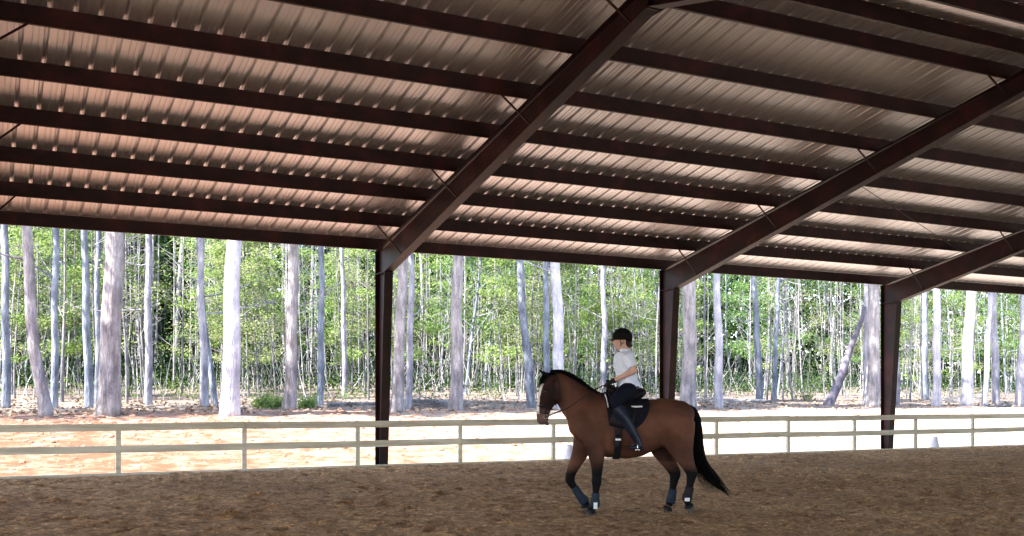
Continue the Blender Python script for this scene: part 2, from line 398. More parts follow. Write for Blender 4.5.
# marker cones just outside the fence
def cone_thing(px,Y,h,label):
    X=ray_at_Y(px,Y); t=empty('marker_cone',(X,Y,tz(X,Y)),R(-25),label,'cone','white arena marker cones')
    mb=MB(); mb.tube([(0,0,.02),(0,0,.03),(0,0,h-.01),(0,0,h)],[.135,.13,.07,.062],20,ref=(1,0,0)); mb.build('cone_body',M['cone'],t,smooth=False)
    mb=MB(); mb.box(-.15,.15,-.15,.15,0,.02); mb.build('cone_base',M['cone'],t,bevel=.006)
cone_thing(569.5,21.95,.38,'white marker cone outside the fence just below the horse head')
cone_thing(935,21.95,.36,'white marker cone outside the fence right of the third red column')

exec_order=None
# ------------------------------------------------------------------ trees
def leafquad(mb,p,size,rg,flat=0.):
    n=Vector((rg.gauss(0,1),rg.gauss(0,1),rg.gauss(0,1)+flat*2.2)).normalized()
    u=n.orthogonal().normalized(); a=rg.uniform(0,2*PI); v=n.cross(u)
    d=u*math.cos(a)+v*math.sin(a); e=n.cross(d)
    l=size*rg.uniform(.6,1.25); w=l*rg.uniform(.32,.5)
    b=len(mb.v); p=Vector(p); k=n*l*.15
    mb.v+=[tuple(p-d*l*.5),tuple(p+e*w+k*.5),tuple(p+d*l*.5-k),tuple(p-e*w+k*.5)]
    mb.f.append([b,b+1,b+2,b+3]); mb.m.append(0)
def limb(mb,p,d,L,r0,rg,n=5,steps=5,up=.15,wob=.22,r1=.25):
    pts=[Vector(p)]; d=Vector(d).normalized()
    for i in range(steps):
        d=(d+Vector((rg.gauss(0,wob),rg.gauss(0,wob),rg.gauss(0,wob)+up))*.5).normalized()
        pts.append(pts[-1]+d*L/steps)
    mb.tube(pts,[r0*(1-(1-r1)*i/steps) for i in range(steps+1)],n,cap=False)
    return pts
def woodland_proto(seed,h,r,nb,leaves,lsize,zlo,flat,lm,bm,bare=0,clump=.28,leanv=.05):
    """young hardwood: wobbly trunk, many thin limbs, sprays of leaves"""
    rg=random.Random(seed); T=MB(); L=MB()
    pts=[]; x=y=0; dx,dy=rg.gauss(0,leanv),rg.gauss(0,leanv); k=14
    for i in range(k+1):
        t=i/k; pts.append(Vector((x,y,-.15+t*(h+.15)))); 
        dx+=rg.gauss(0,.03); dy+=rg.gauss(0,.03); x+=dx*h/k; y+=dy*h/k
    T.tube(pts,[r*(1.25 if i==0 else 1)*(1-.82*i/k) for i in range(k+1)],7,ref=(1,0,0),cap=False)
    tips=[]
    for j in range(nb):
        z=zlo+(h-zlo)*(j+rg.random())/nb; i=min(k-1,int((z+.15)/(h+.15)*k)); p=pts[i].lerp(pts[i+1],((z+.15)/(h+.15)*k-i))
        a=rg.uniform(0,2*PI); Lb=(.35+.65*math.sin(PI*min(1,.25+.75*z/h)))*rg.uniform(.8,2.1)*(h/9)
        bp=limb(T,p,(math.cos(a),math.sin(a),rg.uniform(.1,.9)),Lb,r*.30*(1-.6*z/h)+.006,rg,4)
        for q in bp[2:]:
            tips.append(q)
            if rg.random()<.75:
                a2=rg.uniform(0,2*PI); tp=limb(T,q,(math.cos(a2),math.sin(a2),rg.uniform(-.1,.6)),rg.uniform(.3,.8),.007,rg,3,3); tips+=tp[1:]
    if bare==0:
        cen=rg.sample(tips,min(len(tips),24))
        for i in range(leaves):
            q=rg.choice(cen) if i%6 else rg.choice(tips); s_=clump*1.25
            leafquad(L,(q.x+rg.gauss(0,s_),q.y+rg.gauss(0,s_),q.z+rg.gauss(0,s_*.33)),lsize,rg,flat)
    return T.mesh('trunk',bm,True),(L.mesh('crown',lm) if not bare else None)
UNDER=[ # (name,label,cat,group,trunkmesh,crownmesh)
 ('young_tree','slender young hardwood with fresh light green leaves in the wood','tree','light green young trees in the wood',[woodland_proto(s_,rng.uniform(8,11),rng.uniform(.045,.07),16,1700,.15,1.2,.8,M['leaf_spring'],M['bark_thin']) for s_ in (11,12,13)]),
 ('understory_tree','taller understory tree with mid green leaves and grey trunk in the wood','tree','mid green understory trees in the wood',[woodland_proto(s_,rng.uniform(11,14),rng.uniform(.07,.10),20,2300,.15,2.0,.4,M['leaf_mid'],M['bark_blue'],clump=.4) for s_ in (21,22)]),
 ('flowering_tree','thin tree with sparse pale yellowish new leaves in the wood','tree','pale leaved thin trees in the wood',[woodland_proto(s_,rng.uniform(7,9),rng.uniform(.04,.055),15,900,.12,1.6,1.2,M['leaf_pale'],M['bark_thin']) for s_ in (31,32)]),
 ('bare_sapling','thin bare pale sapling standing among the undergrowth of the wood','sapling','bare pale saplings in the wood',[woodland_proto(s_,rng.uniform(7.5,12),rng.uniform(.032,.055),12,0,0,2.0,0,None,M['bark_thin'],bare=1,leanv=.06) for s_ in (41,42,43,44)]),
]
def put_tree(kind,x,y,sc,rz,label=None):
    nm,lb,cat,grp,protos=UNDER[kind]; tm,cm=rng.choice(protos)
    t=empty(nm,(x,y,tz(x,y)),rz,label or lb,cat,None if label else grp); t.scale=(sc,sc,sc*rng.uniform(.9,1.15))
    obj('trunk',tm,t)
    if cm: obj('crown',cm,t)
cnt=[0,0,0,0]
def scatter(kind,n,ya,yb,s0,s1,pw=1.0):
    k=0
    while k<n:
        Y=ya+(yb-ya)*rng.random()**pw; px=rng.uniform(-60,1084); X=ray_at_Y(px,Y)
        put_tree(kind,X,Y,rng.uniform(s0,s1),rng.uniform(0,2*PI)); k+=1
scatter(0,75,44,76,.8,1.15)
scatter(1,66,50,84,.85,1.2)
scatter(2,38,40,60,.8,1.1)
scatter(3,195,41.5,64,.7,1.25,.9)
# trees out of the photograph's sides, so the wood goes on
for i in range(16):
    Y=rng.uniform(42,70); put_tree(rng.choice((0,1)),rng.uniform(-45,-2),Y,rng.uniform(.9,1.2),rng.uniform(0,6))
# tall trees at the edge, one by one
def pine_crown(seed,leaves=2600):
    rg=random.Random(seed); T=MB(); L=MB()
    for j in range(26):
        z=rg.uniform(0,8); a=rg.uniform(0,2*PI); Lb=(3.2*(1-z/9)+.6)*rg.uniform(.6,1.1)
        bp=limb(T,(0,0,z),(math.cos(a),math.sin(a),.25),Lb,.05*(1-z/10),rg,4)
        for i in range(leaves//26):
            q=rg.choice(bp[2:]); leafquad(L,(q.x+rg.gauss(0,.35),q.y+rg.gauss(0,.35),q.z+rg.gauss(0,.2)),.28,rg,0)
    return T.mesh('limb',M['bark_dark'],True),L.mesh('foliage',M['leaf_pine'])
PINES=[pine_crown(s_) for s_ in (51,52,53)]
def tall(pxb,pxt,pyt,wpx,Y,m,label,H=19,flare=1.25,bend=0,limbs=0,name='tall_tree',crown=True,fork=False,cat='tree'):
    rg=random.Random(int(pxb*7+Y)); X=ray_at_Y(pxb,Y); dep=depth_at(pxb,Y); r=wpx*(.95 if wpx>11 else 1)/2*dep/FPX
    z0=tz(X,Y); ztop=CAMZ+(HZ-pyt)/FPX*dep-z0; lean=(pxt-pxb)/FPX*dep/ztop   # sideways per metre of height
    root=empty(name,(X,Y,z0),0,label,cat)
    k=22; pts=[]; rad=[]
    for i in range(k+1):
        t=i/k; z=-.2+(H+.2)*t**1.3
        s_=lean*z if z<ztop else lean*ztop+lean*.4*(z-ztop)
        s_+=bend*math.sin(PI*min(1,max(0,z)/ztop))
        s_+=.03*math.sin(z*1.7+pxb)+ .02*math.sin(z*.9+pxb*2)
        pts.append((s_*cT,-s_*sT,z))
        fl=1+(flare-1)*math.exp(-max(0,z)/.35)+.06*math.exp(-max(0,z)/1.6)
        rad.append(r*fl*(1-.6*max(0,z)/H)+0.0)
    T=MB(); T.tube(pts,rad,16,ref=(1,0,0))
    # roots buttress and knobbly surface
    base=Vector((0,0,0))
    for i,v in enumerate(T.v):
        v=Vector(v); j=min(k,i//16); c=Vector(pts[j]); d=v-c
        q=1+.07*noise.noise(Vector((v.x*3+pxb,v.y*3,v.z*.7)))+.05*noise.noise(Vector((v.x*9,v.y*9,v.z*2+pxb)))
        if v.z<.5: q+=.07*(1-max(0,v.z)/.5)*math.cos(5*math.atan2(d.y,d.x)+pxb)
        T.v[i]=tuple(c+d*q)
    T.build('trunk',m,root,smooth=True)
    P=[Vector(p) for p in pts]
    if limbs:
        for q in range(limbs):
            z=rg.uniform(3.2,8.5); i=max(j for j in range(k) if pts[j][2]<=z); a=rg.uniform(0,2*PI)
            B=MB(); bp=limb(B,P[i],(math.cos(a),math.sin(a)*.5,.15),rg.uniform(1.6,3.4),.035,rg,5,7,.12,.28,.2)
            for c_ in bp[2:]:
                for w_ in range(2):
                    a2=rg.uniform(0,6.28); limb(B,c_,(math.cos(a2),math.sin(a2),.3),rg.uniform(.4,1.1),.012,rg,3,4,.1,.3)
            B.build('limb',m,root,smooth=True)
    if crown:
        lm,fm=rng.choice(PINES); top=P[-1]
        c=obj('crown',lm,root); c.location=(top.x,top.y,H-7.5); c.rotation_euler=(0,0,rg.uniform(0,6)); c.name='crown'
        fo=obj('foliage',fm,c)
    return root
bw_=M['bark_white']
bp_,bk_,bb_,bd_=M['bark_pale'],M['bark_pink'],M['bark_blue'],M['bark_dark']
TL=[
 (6,5,220,8,37.5,bb_,'grey blue trunk at the far left edge of the wood',0),
 (45,27,220,12,34.2,bk_,'curving pinkish trunk leaning left, second thick trunk from the left',0),
 (55,55,228,7,38.5,bb_,'slim blue grey trunk right beside the curving pinkish trunk',0),
 (88,85,225,8,39.5,bb_,'slim grey trunk just left of the broad flared pinkish trunk',0),
 (98,98,225,6,41,bb_,'thin blue grey trunk half behind the broad flared pinkish trunk',0),
 (107,116,228,22,34,bk_,'broadest pinkish tree trunk with flared base left of the brightest trunk',0),
 (149,148,235,7.5,40,bp_,'slim pale trunk with bare spreading limbs right of the broad flared pinkish trunk',3),
 (205,200,236,8,38,bp_,'slim pale limbed trunk left of the thick bright white trunk',3),
 (214,202,300,6,38.6,bb_,'thin grey trunk leaning out behind the slim limbed trunk left of the white trunk',0),
 (230,234,236,18.5,33.6,bw_,'thick bright white tree trunk between the two left fence posts',0),
 (289,294,243,13,35,bk_,'straight pinkish grey trunk between the white trunk and the first red column',2),
 (320,322,243,6.5,40,bb_,'slim blue grey trunk left of the first red column',0),
 (345,343,300,5,44,bp_,'thin pale trunk close left of the first red column',0),
 (396,404,252,12,35,bk_,'lavender grey trunk leaning right beside the first red column',0),
 (408,411,300,7,36.5,bp_,'slim white trunk close behind the lavender trunk at the first red column',0),
 (457,457,253,13.5,35,bk_,'straight lavender trunk between the first red column and the horse',0),
 (532,519,262,8.5,37,bb_,'grey trunk leaning left above the horse head',0),
 (561,555,262,12.5,36,bw_,'bright pale trunk behind the horse neck',0),
 (547,546,265,7,41,bb_,'slim bluish trunk just left of the pale trunk behind the horse neck',0),
 (605,603,265,6,42,bp_,'thin pale trunk behind the rider',0),
 (688,690,280,16,36,bk_,'pinkish mottled trunk right beside the second red column',0),
 (719,717,272,8.5,36,bw_,'slim bright white trunk right of the second red column',1),
 (760,754,275,7,41,bb_,'dark grey slim trunk between the second and third red columns',0),
 (773,779,280,5,42,bb_,'thin bluish trunk right next to the dark grey slim trunk',0),
 (867,868,283,8,37.5,bp_,'pale trunk partly hidden behind the thick lavender trunk at the third column',0),
 (873,874,283,13,36,bk_,'thick lavender trunk close left of the third red column',0),
 (898,896,300,4.5,37,bp_,'very thin white trunk just right of the third red column',0),
 (925,925,290,6.5,44,bb_,'bluish trunk farther back to the right of the third red column',0),
 (936,937,288,8,35.5,bw_,'straight white trunk right of the third red column',0),
 (967,972,288,11,35,bw_,'thickest white trunk near the right edge with a slight bend',0),
 (985,989,318,5.5,35.5,bw_,'slim white trunk right beside the thickest white trunk',0),
 (996,993,290,7.5,38,bp_,'pale trunk behind the slim white trunk near the right edge',0),
 (1020,1025,300,9,35.5,bw_,'white trunk at the far right edge',0),
]
for i,(a_,b_,c_,d_,Y,m_,lb,li) in enumerate(TL):
    tall(a_,b_,c_,d_,Y,m_,lb,H=18+(i*37%50)/10,bend={45:-.12,967:-.07}.get(a_,0),limbs=max(li,(i*7)%3),flare=1.22 if d_>11 else 1.1)
tall(829,862,318,9.5,38,M['bark_lean'],'dark dead leaning trunk slanting right before the lavender trunk at the third column',H=4.9,name='leaning_dead_tree',crown=False,flare=1.1)
# more tall edge trees beyond the sides of the photograph
for i,(x_,y_) in enumerate(((-3.5,36),(-9,34.5),(-15,39),(52,36),(59,38),(66,35))):
    px=512+FPX*((x_*cT-y_*sT)/(x_*sT+y_*cT)); tall(px,px+3,230,12,y_,(bp_,bk_,bb_)[i%3],'tall tree at the wood edge beyond the side of the view')['group']='tall trees beyond the sides of the view'
# far wood : one mass nobody could count
rg=random.Random(77); T=MB(); L=MB(); L2=MB(); L3=MB()
for i in range(900):
    Y=rg.uniform(72,118); X=ray_at_Y(rg.uniform(-120,1150),Y); z=tz(X,Y)-.2; r=rg.choice((.05,.06,.08,.12,.2)); h=rg.uniform(9,20)
    lx,ly=rg.gauss(0,.5),rg.gauss(0,.5)
    T.tube([(X,Y,z),(X+lx*.4+rg.gauss(0,.1),Y,z+h*.4),(X+lx,Y+ly,z+h)],[r,r*.8,r*.3],5,ref=(1,0,0),cap=False)
for i in range(3000):
    Y=rg.uniform(76,118); X=ray_at_Y(rg.uniform(-130,1160),Y); z=tz(X,Y)+2.0+16*rg.random()**.85
    s_=rg.uniform(.7,1.6)
    for j in range(55):
        leafquad(L if (i%3) else L2,(X+rg.gauss(0,s_),Y+rg.gauss(0,s_),z+rg.gauss(0,s_*.5)),.34,rg,.3)
for i in range(2600):
    Y=rg.uniform(78,118); X=ray_at_Y(rg.uniform(-160,1190),Y); z=tz(X,Y)+21*rg.random()**1.3; s_=rg.uniform(.8,1.6)
    for j in range(60): leafquad(L3,(X+rg.gauss(0,s_),Y+rg.gauss(0,s_*.6),z+rg.gauss(0,s_*.6)),.55,rg,0)
tag(L3.build('far_wood_shade_mass',M['leaf_dark']),'added dark leaf mass closing the far wood, coloured as its shaded gaps','foliage',kind='stuff')  # leaves added for dark gaps, shade painted into their colour
T.build('far_wood_trunks',M['bark_thin'],smooth=True); tag(bpy.data.objects['far_wood_trunks'],'mass of distant trunks deep in the wood','trunks',kind='stuff')
tag(L.build('far_wood_foliage',M['leaf_far']),'mass of distant green foliage deep in the wood','foliage',kind='stuff')
tag(L2.build('far_wood_new_leaves',M['leaf_spring']),'mass of distant light green new leaves deep in the wood','foliage',kind='stuff')
# undergrowth : twigs and brush low in the wood, leaf litter, clods on the bank
U=MB(); UL=MB(); UD=MB()
for i in range(1200):
    Y=rg.uniform(43,80); X=ray_at_Y(rg.uniform(-60,1084),Y); z=tz(X,Y)
    limb(U,(X,Y,z-.05),(rg.gauss(0,.2),rg.gauss(0,.2),1),rg.uniform(.8,3.6),rg.uniform(.008,.022),rg,3,4,.1,.3)
for i in range(1100):
    Y=rg.uniform(42,70) if i<300 else rg.uniform(54,84); X=ray_at_Y(rg.uniform(-60,1084),Y); z=tz(X,Y); s_=rg.uniform(.2,.6) if i<300 else rg.uniform(.5,1.1)
    for j in range(30 if i<300 else 70): leafquad(UL if i<300 else UD,(X+rg.gauss(0,s_),Y+rg.gauss(0,s_),z+.1+abs(rg.gauss(0,s_))),.11 if i<300 else .17,rg,.3)
tag(U.build('undergrowth_stems',M['bark_thin']),'tangle of thin bare stems filling the wood','undergrowth',kind='stuff')
tag(UL.build('undergrowth_leaves',M['leaf_spring']),'low green leaves sprouting on the wood floor','undergrowth',kind='stuff')
tag(UD.build('shaded_undergrowth',M['leaf_dark']),'low brush between the far trunks, coloured dark as shade','undergrowth',kind='stuff')  # brush added over the bright floor, darkened in colour as shade
LI=MB()
for i in range(5000):
    Y=rg.uniform(33.5,60) if i%2 else rg.uniform(34,43); X=ray_at_Y(rg.uniform(-40,1064),Y); leafquad(LI,(X,Y,tz(X,Y)+rg.uniform(.01,.06)),rg.uniform(.08,.2),rg,1)
tag(LI.build('leaf_litter',M['leaf_litter']),'fallen leaves scattered over the wood floor','leaf litter',kind='stuff')
CL=MB()
for i in range(2200):
    Y=22.6+13*rg.random()**.8; X=ray_at_Y(rg.uniform(-40,1064),Y); s_=rg.choice((.02,.025,.035,.05,.07))*(1 if Y<30 else 1.3)
    CL.ball((X,Y,tz(X,Y)),s_*rg.uniform(.8,1.6),s_,s_*rg.uniform(.4,.7),6)
tag(CL.build('dirt_clods',noisy('clay_clods',[(.20,.085,.055),(.33,.20,.14)],4,.95,.2)),'small clods of red clay scattered on the dirt bank','clods',kind='stuff')
def shrub(px,Y,s_,label,m):
    r_=random.Random(int(px)); X=ray_at_Y(px,Y); t=empty('shrub',(X,Y,tz(X,Y)),0,label,'shrub'); S=MB(); F=MB(); tips=[]
    for i in range(16):
        a=r_.uniform(0,6.28); tips+=limb(S,(r_.gauss(0,.05),r_.gauss(0,.05),-.03),(math.cos(a)*.7,math.sin(a)*.7,1),s_*r_.uniform(.7,1.2),.012,r_,4)[1:]
    for i in range(900): q=r_.choice(tips); leafquad(F,(q.x+r_.gauss(0,.13),q.y+r_.gauss(0,.13),q.z+r_.gauss(0,.1)),.09,r_,.4)
    S.build('stem',M['bark_thin'],t); F.build('foliage',m,t)
shrub(262,37.5,.42,'low bright green shrub right of the thick white trunk',M['leaf_spring'])
shrub(276,38.5,.36,'small green shrub close left of the straight pinkish grey trunk',M['leaf_spring'])
shrub(308,38,.4,'low green shrub right of the straight pinkish grey trunk',M['leaf_spring'])
shrub(580,43,1.7,'bushy dark green shrub in the wood behind the horse withers',M['leaf_mid'])
shrub(806,42,1.9,'light green bush left of the leaning dead trunk',M['leaf_spring'])
def log_(px,Y,L,r,ang,label):
    X=ray_at_Y(px,Y); r_=random.Random(int(px)); G=MB(); pts=[]
    for i in range(8):
        s_=(i/7-.5)*L; x=X+s_*math.cos(ang); y=Y+s_*math.sin(ang); pts.append((x-X,y-Y,tz(x,y)+r*.6+r_.uniform(-.02,.02)-tz(X,Y)))
    G.tube(pts,[r*(1-.4*i/7) for i in range(8)],9,ref=(0,0,1))
    o=G.build('fallen_log',M['bark_thin'],smooth=True); o.location=(X,Y,tz(X,Y)); tag(o,label,'log')
log_(362,39,3.2,.09,.3,'fallen pale branch lying at the wood edge left of the first red column')
log_(735,41,4.0,.12,-.25,'fallen grey log on the wood floor right of the slim white trunk')
log_(995,35.0,3.0,.08,.15,'fallen branch lying on the bank at the foot of the right edge trunks')
log_(430,41,2.6,.10,.1,'fallen log in the leaf litter left of the straight lavender trunk')
# low brush heap behind the dirt bank
def heap(px,Y,label):
    X=ray_at_Y(px,Y); r_=random.Random(int(px)); G=MB()
    for i in range(160):
        a=r_.uniform(0,6.28); limb(G,(r_.gauss(0,.7),r_.gauss(0,.35),r_.uniform(0,.25)),(math.cos(a),math.sin(a),r_.uniform(-.1,.35)),r_.uniform(.4,1.3),.013,r_,3,3,0,.2)
    o=G.build('brush_heap',M['bark_thin']); o.location=(X,Y,tz(X,Y)); tag(o,label,'brush heap')
heap(438,39,'low heap of cut brush between the two lavender trunks')
heap(712,39.5,'low heap of brush behind the slim white trunk by the second column')
heap(958,39,'heap of brush behind the white trunks on the right')
# ------------------------------------------------------------------ horse and rider
DEP=13.6; KP=FPX/DEP
HC=(cT*(118/KP)+sT*DEP, -sT*(118/KP)+cT*DEP)       # world position under px 630
HR=math.atan2(sT,-cT)
def Q(px,py,y=0.): return Vector(((630-px)/KP,y,(514.5-py)/KP))
def crom(a,b,c,d,t):
    return .5*((2*b)+(-a+c)*t+(2*a-5*b+4*c-d)*t*t+(-a+3*b-3*c+d)*t**3)
def dens(rows,k=4):
    out=[]; n=len(rows)
    for i in range(n-1):
        a=rows[max(0,i-1)]; b=rows[i]; c=rows[i+1]; d=rows[min(n-1,i+2)]
        for j in range(k):
            t=j/k; out.append([crom(a[q],b[q],c[q],d[q],t) for q in range(len(b))])
    out.append(list(rows[-1])); return out
def loft(mb,rows,n=18,k=4,ref=(0,1,0),mi=0):
    """rows: (x,y,z,in-plane half, lateral half)"""
    r=dens([list(map(float,q)) for q in rows],k)
    mb.tube([q[:3] for q in r],[max(.002,q[3]) for q in r],n,mi,ref,[max(.002,q[4]) for q in r])
def LR(rows): # px rows -> metric; (px,py,y,halfpx,lat)
    return [(*Q(a,b,y),h/KP,l) for a,b,y,h,l in rows]
def remeshed(mb,name,mats,parent,voxel,smooth=6,factor=.5,disp=None):
    me=mb.mesh(name+'_src',mats); o=bpy.data.objects.new(name+'_src',me); C.objects.link(o)
    m=o.modifiers.new('r','REMESH'); m.mode='VOXEL'; m.voxel_size=voxel; m.adaptivity=0
    if smooth: s=o.modifiers.new('s','SMOOTH'); s.factor=factor; s.iterations=smooth
    dg=bpy.context.evaluated_depsgraph_get(); dg.update()
    me2=bpy.data.meshes.new_from_object(o.evaluated_get(dg)); me2.name=name
    bpy.data.objects.remove(o)
    me2.materials.clear()
    for q in (mats if isinstance(mats,(list,tuple)) else [mats]): me2.materials.append(q)
    me2.polygons.foreach_set('material_index',[0]*len(me2.polygons))
    me2.polygons.foreach_set('use_smooth',[True]*len(me2.polygons))
    if disp:
        for v in me2.vertices: v.co=disp(v.co)
    return obj(name,me2,parent)
def colour_attr(o,fn):
    at=o.data.color_attributes.new('coat','FLOAT_COLOR','POINT')
    for i,v in enumerate(o.data.vertices): at.data[i].color=(*fn(v.co),1)
def coatmat(name,rough=.45,spec=.35,bs=60,bstr=.15):
    m,nt,b,L=mat(name); a=nn(nt,'ShaderNodeAttribute'); a.attribute_name='coat'
    tc=nn(nt,'ShaderNodeTexCoord'); n=nn(nt,'ShaderNodeTexNoise',Scale=9,Detail=6); L.new(tc.outputs['Object'],n.inputs['Vector'])
    mr=nn(nt,'ShaderNodeMapRange'); mr.inputs[3].default_value=.75; mr.inputs[4].default_value=1.25; L.new(n.outputs[0],mr.inputs[0])
    h=nn(nt,'ShaderNodeHueSaturation'); L.new(a.outputs['Color'],h.inputs['Color']); L.new(mr.outputs[0],h.inputs['Value']); L.new(h.outputs[0],b.inputs['Base Color'])
    b.inputs['Roughness'].default_value=rough; b.inputs['Specular IOR Level'].default_value=spec
    n2=nn(nt,'ShaderNodeTexNoise',Scale=bs,Detail=4); L.new(tc.outputs['Object'],n2.inputs['Vector']); bp=nn(nt,'ShaderNodeBump',Strength=bstr,Distance=.004); L.new(n2.outputs[0],bp.inputs['Height']); L.new(bp.outputs[0],b.inputs['Normal'])
    return m
M['coat']=coatmat('bay_coat',.6,.09)
M['hair']=noisy('black_horsehair',[(.003,.003,.003),(.008,.007,.007)],30,.7,.3,spec=.05)
M['leather']=noisy('black_leather',[(.008,.007,.009),(.016,.014,.018)],12,.5,.15,spec=.12)
M['pad']=noisy('dark_navy_cloth',[(.008,.008,.013),(.014,.014,.022)],30,.9,.2,spec=.05)
M['white']=noisy('white_trim',[(.7,.7,.72),(.8,.8,.8)],20,.7,0)
M['wrap']=noisy('slate_blue_leg_boot',[(.010,.018,.032),(.022,.035,.058)],18,.6,.2,spec=.15)
M['steel']=noisy('steel_bit',[(.5,.5,.5),(.6,.6,.6)],20,.25,0,metal=1)
M['skin']=noisy('skin',[(.50,.31,.25),(.60,.39,.32)],14,.5,.05)
M['shirt']=noisy('pale_lilac_shirt',[(.66,.76,.98),(.74,.82,.99)],7,.8,.35,bscale=10,dist=.02)
M['breech']=noisy('navy_breeches',[(.007,.008,.016),(.012,.013,.024)],20,.85,.2,spec=.05)
M['boot']=noisy('navy_riding_boot',[(.007,.011,.024),(.013,.019,.038)],10,.32,.1,spec=.22)
M['helmet']=noisy('black_velvet_helmet',[(.005,.005,.006),(.009,.008,.009)],20,.7,.1,spec=.08)
M['darkhair']=noisy('dark_brown_hair',[(.02,.012,.008),(.035,.02,.013)],40,.5,.3)
M['eye']=noisy('dark_eye',[(.01,.006,.005),(.015,.01,.008)],5,.1,0,spec=.8)
horse=empty('horse',(HC[0],HC[1],0),HR,'bay horse with black legs walking left across the arena under a rider','horse')
B=MB()
trunk=[ # px, top, bottom, lateral
 (573,430,441,.07),(577,416,449,.135),(585,403,453,.185),(595,396,455.5,.215),(606,393,457,.245),(618,397,458,.285),(631,400,458,.315),
 (644,400.5,453,.305),(656,399,448,.28),(667,398.3,447,.275),(678,400.5,446,.265),(685.5,406,445,.215),(689.5,413,441,.15),(691.3,421,434,.08)]
rows=[]
for px,t,b_,l in trunk: rows.append((*Q(px,(t+b_)/2),(b_-t)/2/KP,l))
loft(B,rows,28,4)
# flatten section is handled by overlapping masses: shoulder, haunch, gaskin
neck=[(598,419,0,27,.16),(588,412,0,23.5,.135),(579,404.5,0,19.5,.11),(571,396,0,16,.092),(564,389,0,13.6,.08),(558,384.5,0,12.2,.075),(553,382,0,10,.065)]
loft(B,LR(neck),20,4)
head=[(560,379.5,0,8.5,.06),(556,384.5,0,12.4,.088),(551.5,391,0,12.6,.094),(547.5,398,0,10.3,.083),(545,404.5,0,8.4,.068),(543.3,411,0,7.0,.056),(542.6,417,0,6.4,.054),(542.6,421.5,0,5.6,.050),(543,424.8,0,3.2,.030)]
loft(B,LR(head),18,4)
B.ball(Q(547.3,424.6),.028,.03,.022,12)                 # chin
for s in (1,-1):
    B.ball(Q(540,417.5,s*.034),.020,.014,.026,10)       # nostril rim
    B.ball(Q(546,391,s*.078),.030,.018,.022,10)         # brow
    B.ball(Q(556.5,396,s*.062),.085,.03,.075,12)        # cheek
    B.ball(Q(588,428,s*.135),.17,.075,.22,14)           # shoulder
    B.ball(Q(675,424,s*.165),.23,.115,.25,14)           # haunch
    B.ball(Q(662,437,s*.13),.10,.07,.12,12)            # stifle
    # ears, pricked forward
    loft(B,[(*Q(549,376.5,s*.055),.026,.020),(*Q(545,373.6,s*.066),.025,.012),(*Q(540.5,371,s*.074),.016,.009),(*Q(536,368.2,s*.072),.004,.004)],10,3)
def leg(rows): loft(B,LR(rows),16,4)
# near fore, planted
leg([(591,430,.13,13,.075),(594,442,.14,11.5,.085),(595.5,454,.145,8.6,.07),(596.2,467,.145,6.1,.052),(595.8,477,.145,5.0,.045),(595.6,481.5,.145,5.2,.046),(595.3,486,.145,4.0,.038),(594.6,495,.145,3.1,.030),(594,501.5,.145,3.9,.036),(593.2,504.6,.145,3.7,.036),(591.2,508.2,.145,3.3,.034)])
# far fore, lifted
leg([(588,432,-.13,13,.075),(584.5,442,-.14,11,.085),(580.5,454,-.14,8.5,.07),(575,466,-.14,6.2,.052),(571.2,475,-.14,5.0,.046),(570.6,479.5,-.14,5.3,.047),(572.5,484.5,-.14,4.2,.038),(578,493,-.14,3.1,.030),(583.5,500,-.14,3.9,.036),(586,502.6,-.14,3.6,.035),(587.5,505.5,-.14,3.2,.034)])
# near hind, pushing off
leg([(674,424,.13,20,.10),(676,436,.14,17.5,.10),(679.5,448,.14,13,.078),(683.5,458,.14,9,.058),(687.5,466.5,.14,6.6,.048),(689.6,471.5,.14,6.2,.044),(689.3,477,.14,4.8,.038),(687.6,486,.14,3.6,.032),(685.6,494.5,.14,4.2,.037),(685.2,498.5,.14,4.2,.036),(687.2,502.3,.14,3.5,.034)])
# far hind, planted
leg([(668,424,-.13,19,.10),(663,436,-.14,17,.10),(663.5,448,-.14,12.5,.078),(668.5,459,-.14,8.8,.058),(674,468.5,-.14,6.6,.048),(676.6,474,-.14,6.2,.044),(676,480,-.14,4.8,.038),(674.4,489,-.14,3.6,.032),(672.9,498.5,-.14,4.2,.037),(672,502.5,-.14,4.0,.036),(670,506.6,-.14,3.5,.034)])
def relief(c):
    q=.010*noise.noise(Vector((c.x*4.5,c.y*5,c.z*4.5+3)))+.006*noise.noise(Vector((c.x*11,c.y*9,c.z*9)))
    if c.z<.55: q*=.25
    return c+Vector((0,(1 if c.y>0 else -1)*min(1,abs(c.y)/.05),.15)).normalized()*q*1.5
body=remeshed(B,'body',M['coat'],horse,.0115,4,.5,relief)
def coat(c):
    x,y,z=c; px=630-x*KP; py=514.5-z*KP
    brown=Vector((.125,.054,.034)); dark=Vector((.024,.011,.010)); blk=Vector((.0045,.004,.0045))
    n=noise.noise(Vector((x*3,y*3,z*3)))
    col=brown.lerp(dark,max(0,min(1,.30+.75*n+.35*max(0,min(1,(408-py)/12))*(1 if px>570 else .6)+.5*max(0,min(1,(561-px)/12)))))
    if 560<px<705 and py>447:
        lim=463 if px<630 else 463
        t=(py-lim+4*n)/9; col=col.lerp(blk,max(0,min(1,t)))
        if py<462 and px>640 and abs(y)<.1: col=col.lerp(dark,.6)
    if px<566:   # head
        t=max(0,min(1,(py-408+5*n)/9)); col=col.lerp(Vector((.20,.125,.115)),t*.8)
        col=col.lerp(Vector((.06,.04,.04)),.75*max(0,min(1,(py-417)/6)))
        fx=((547-px)/KP)
        # blaze on the front of the face
        front=630-(536.5+ (0 if py<410 else 0))
        if abs(y)<.048 and 384<py<413 and px<(543.5-.10*(py-384)): col=Vector((.72,.70,.68))
        if py<377 and px<551: col=blk
    return col
colour_attr(body,coat)
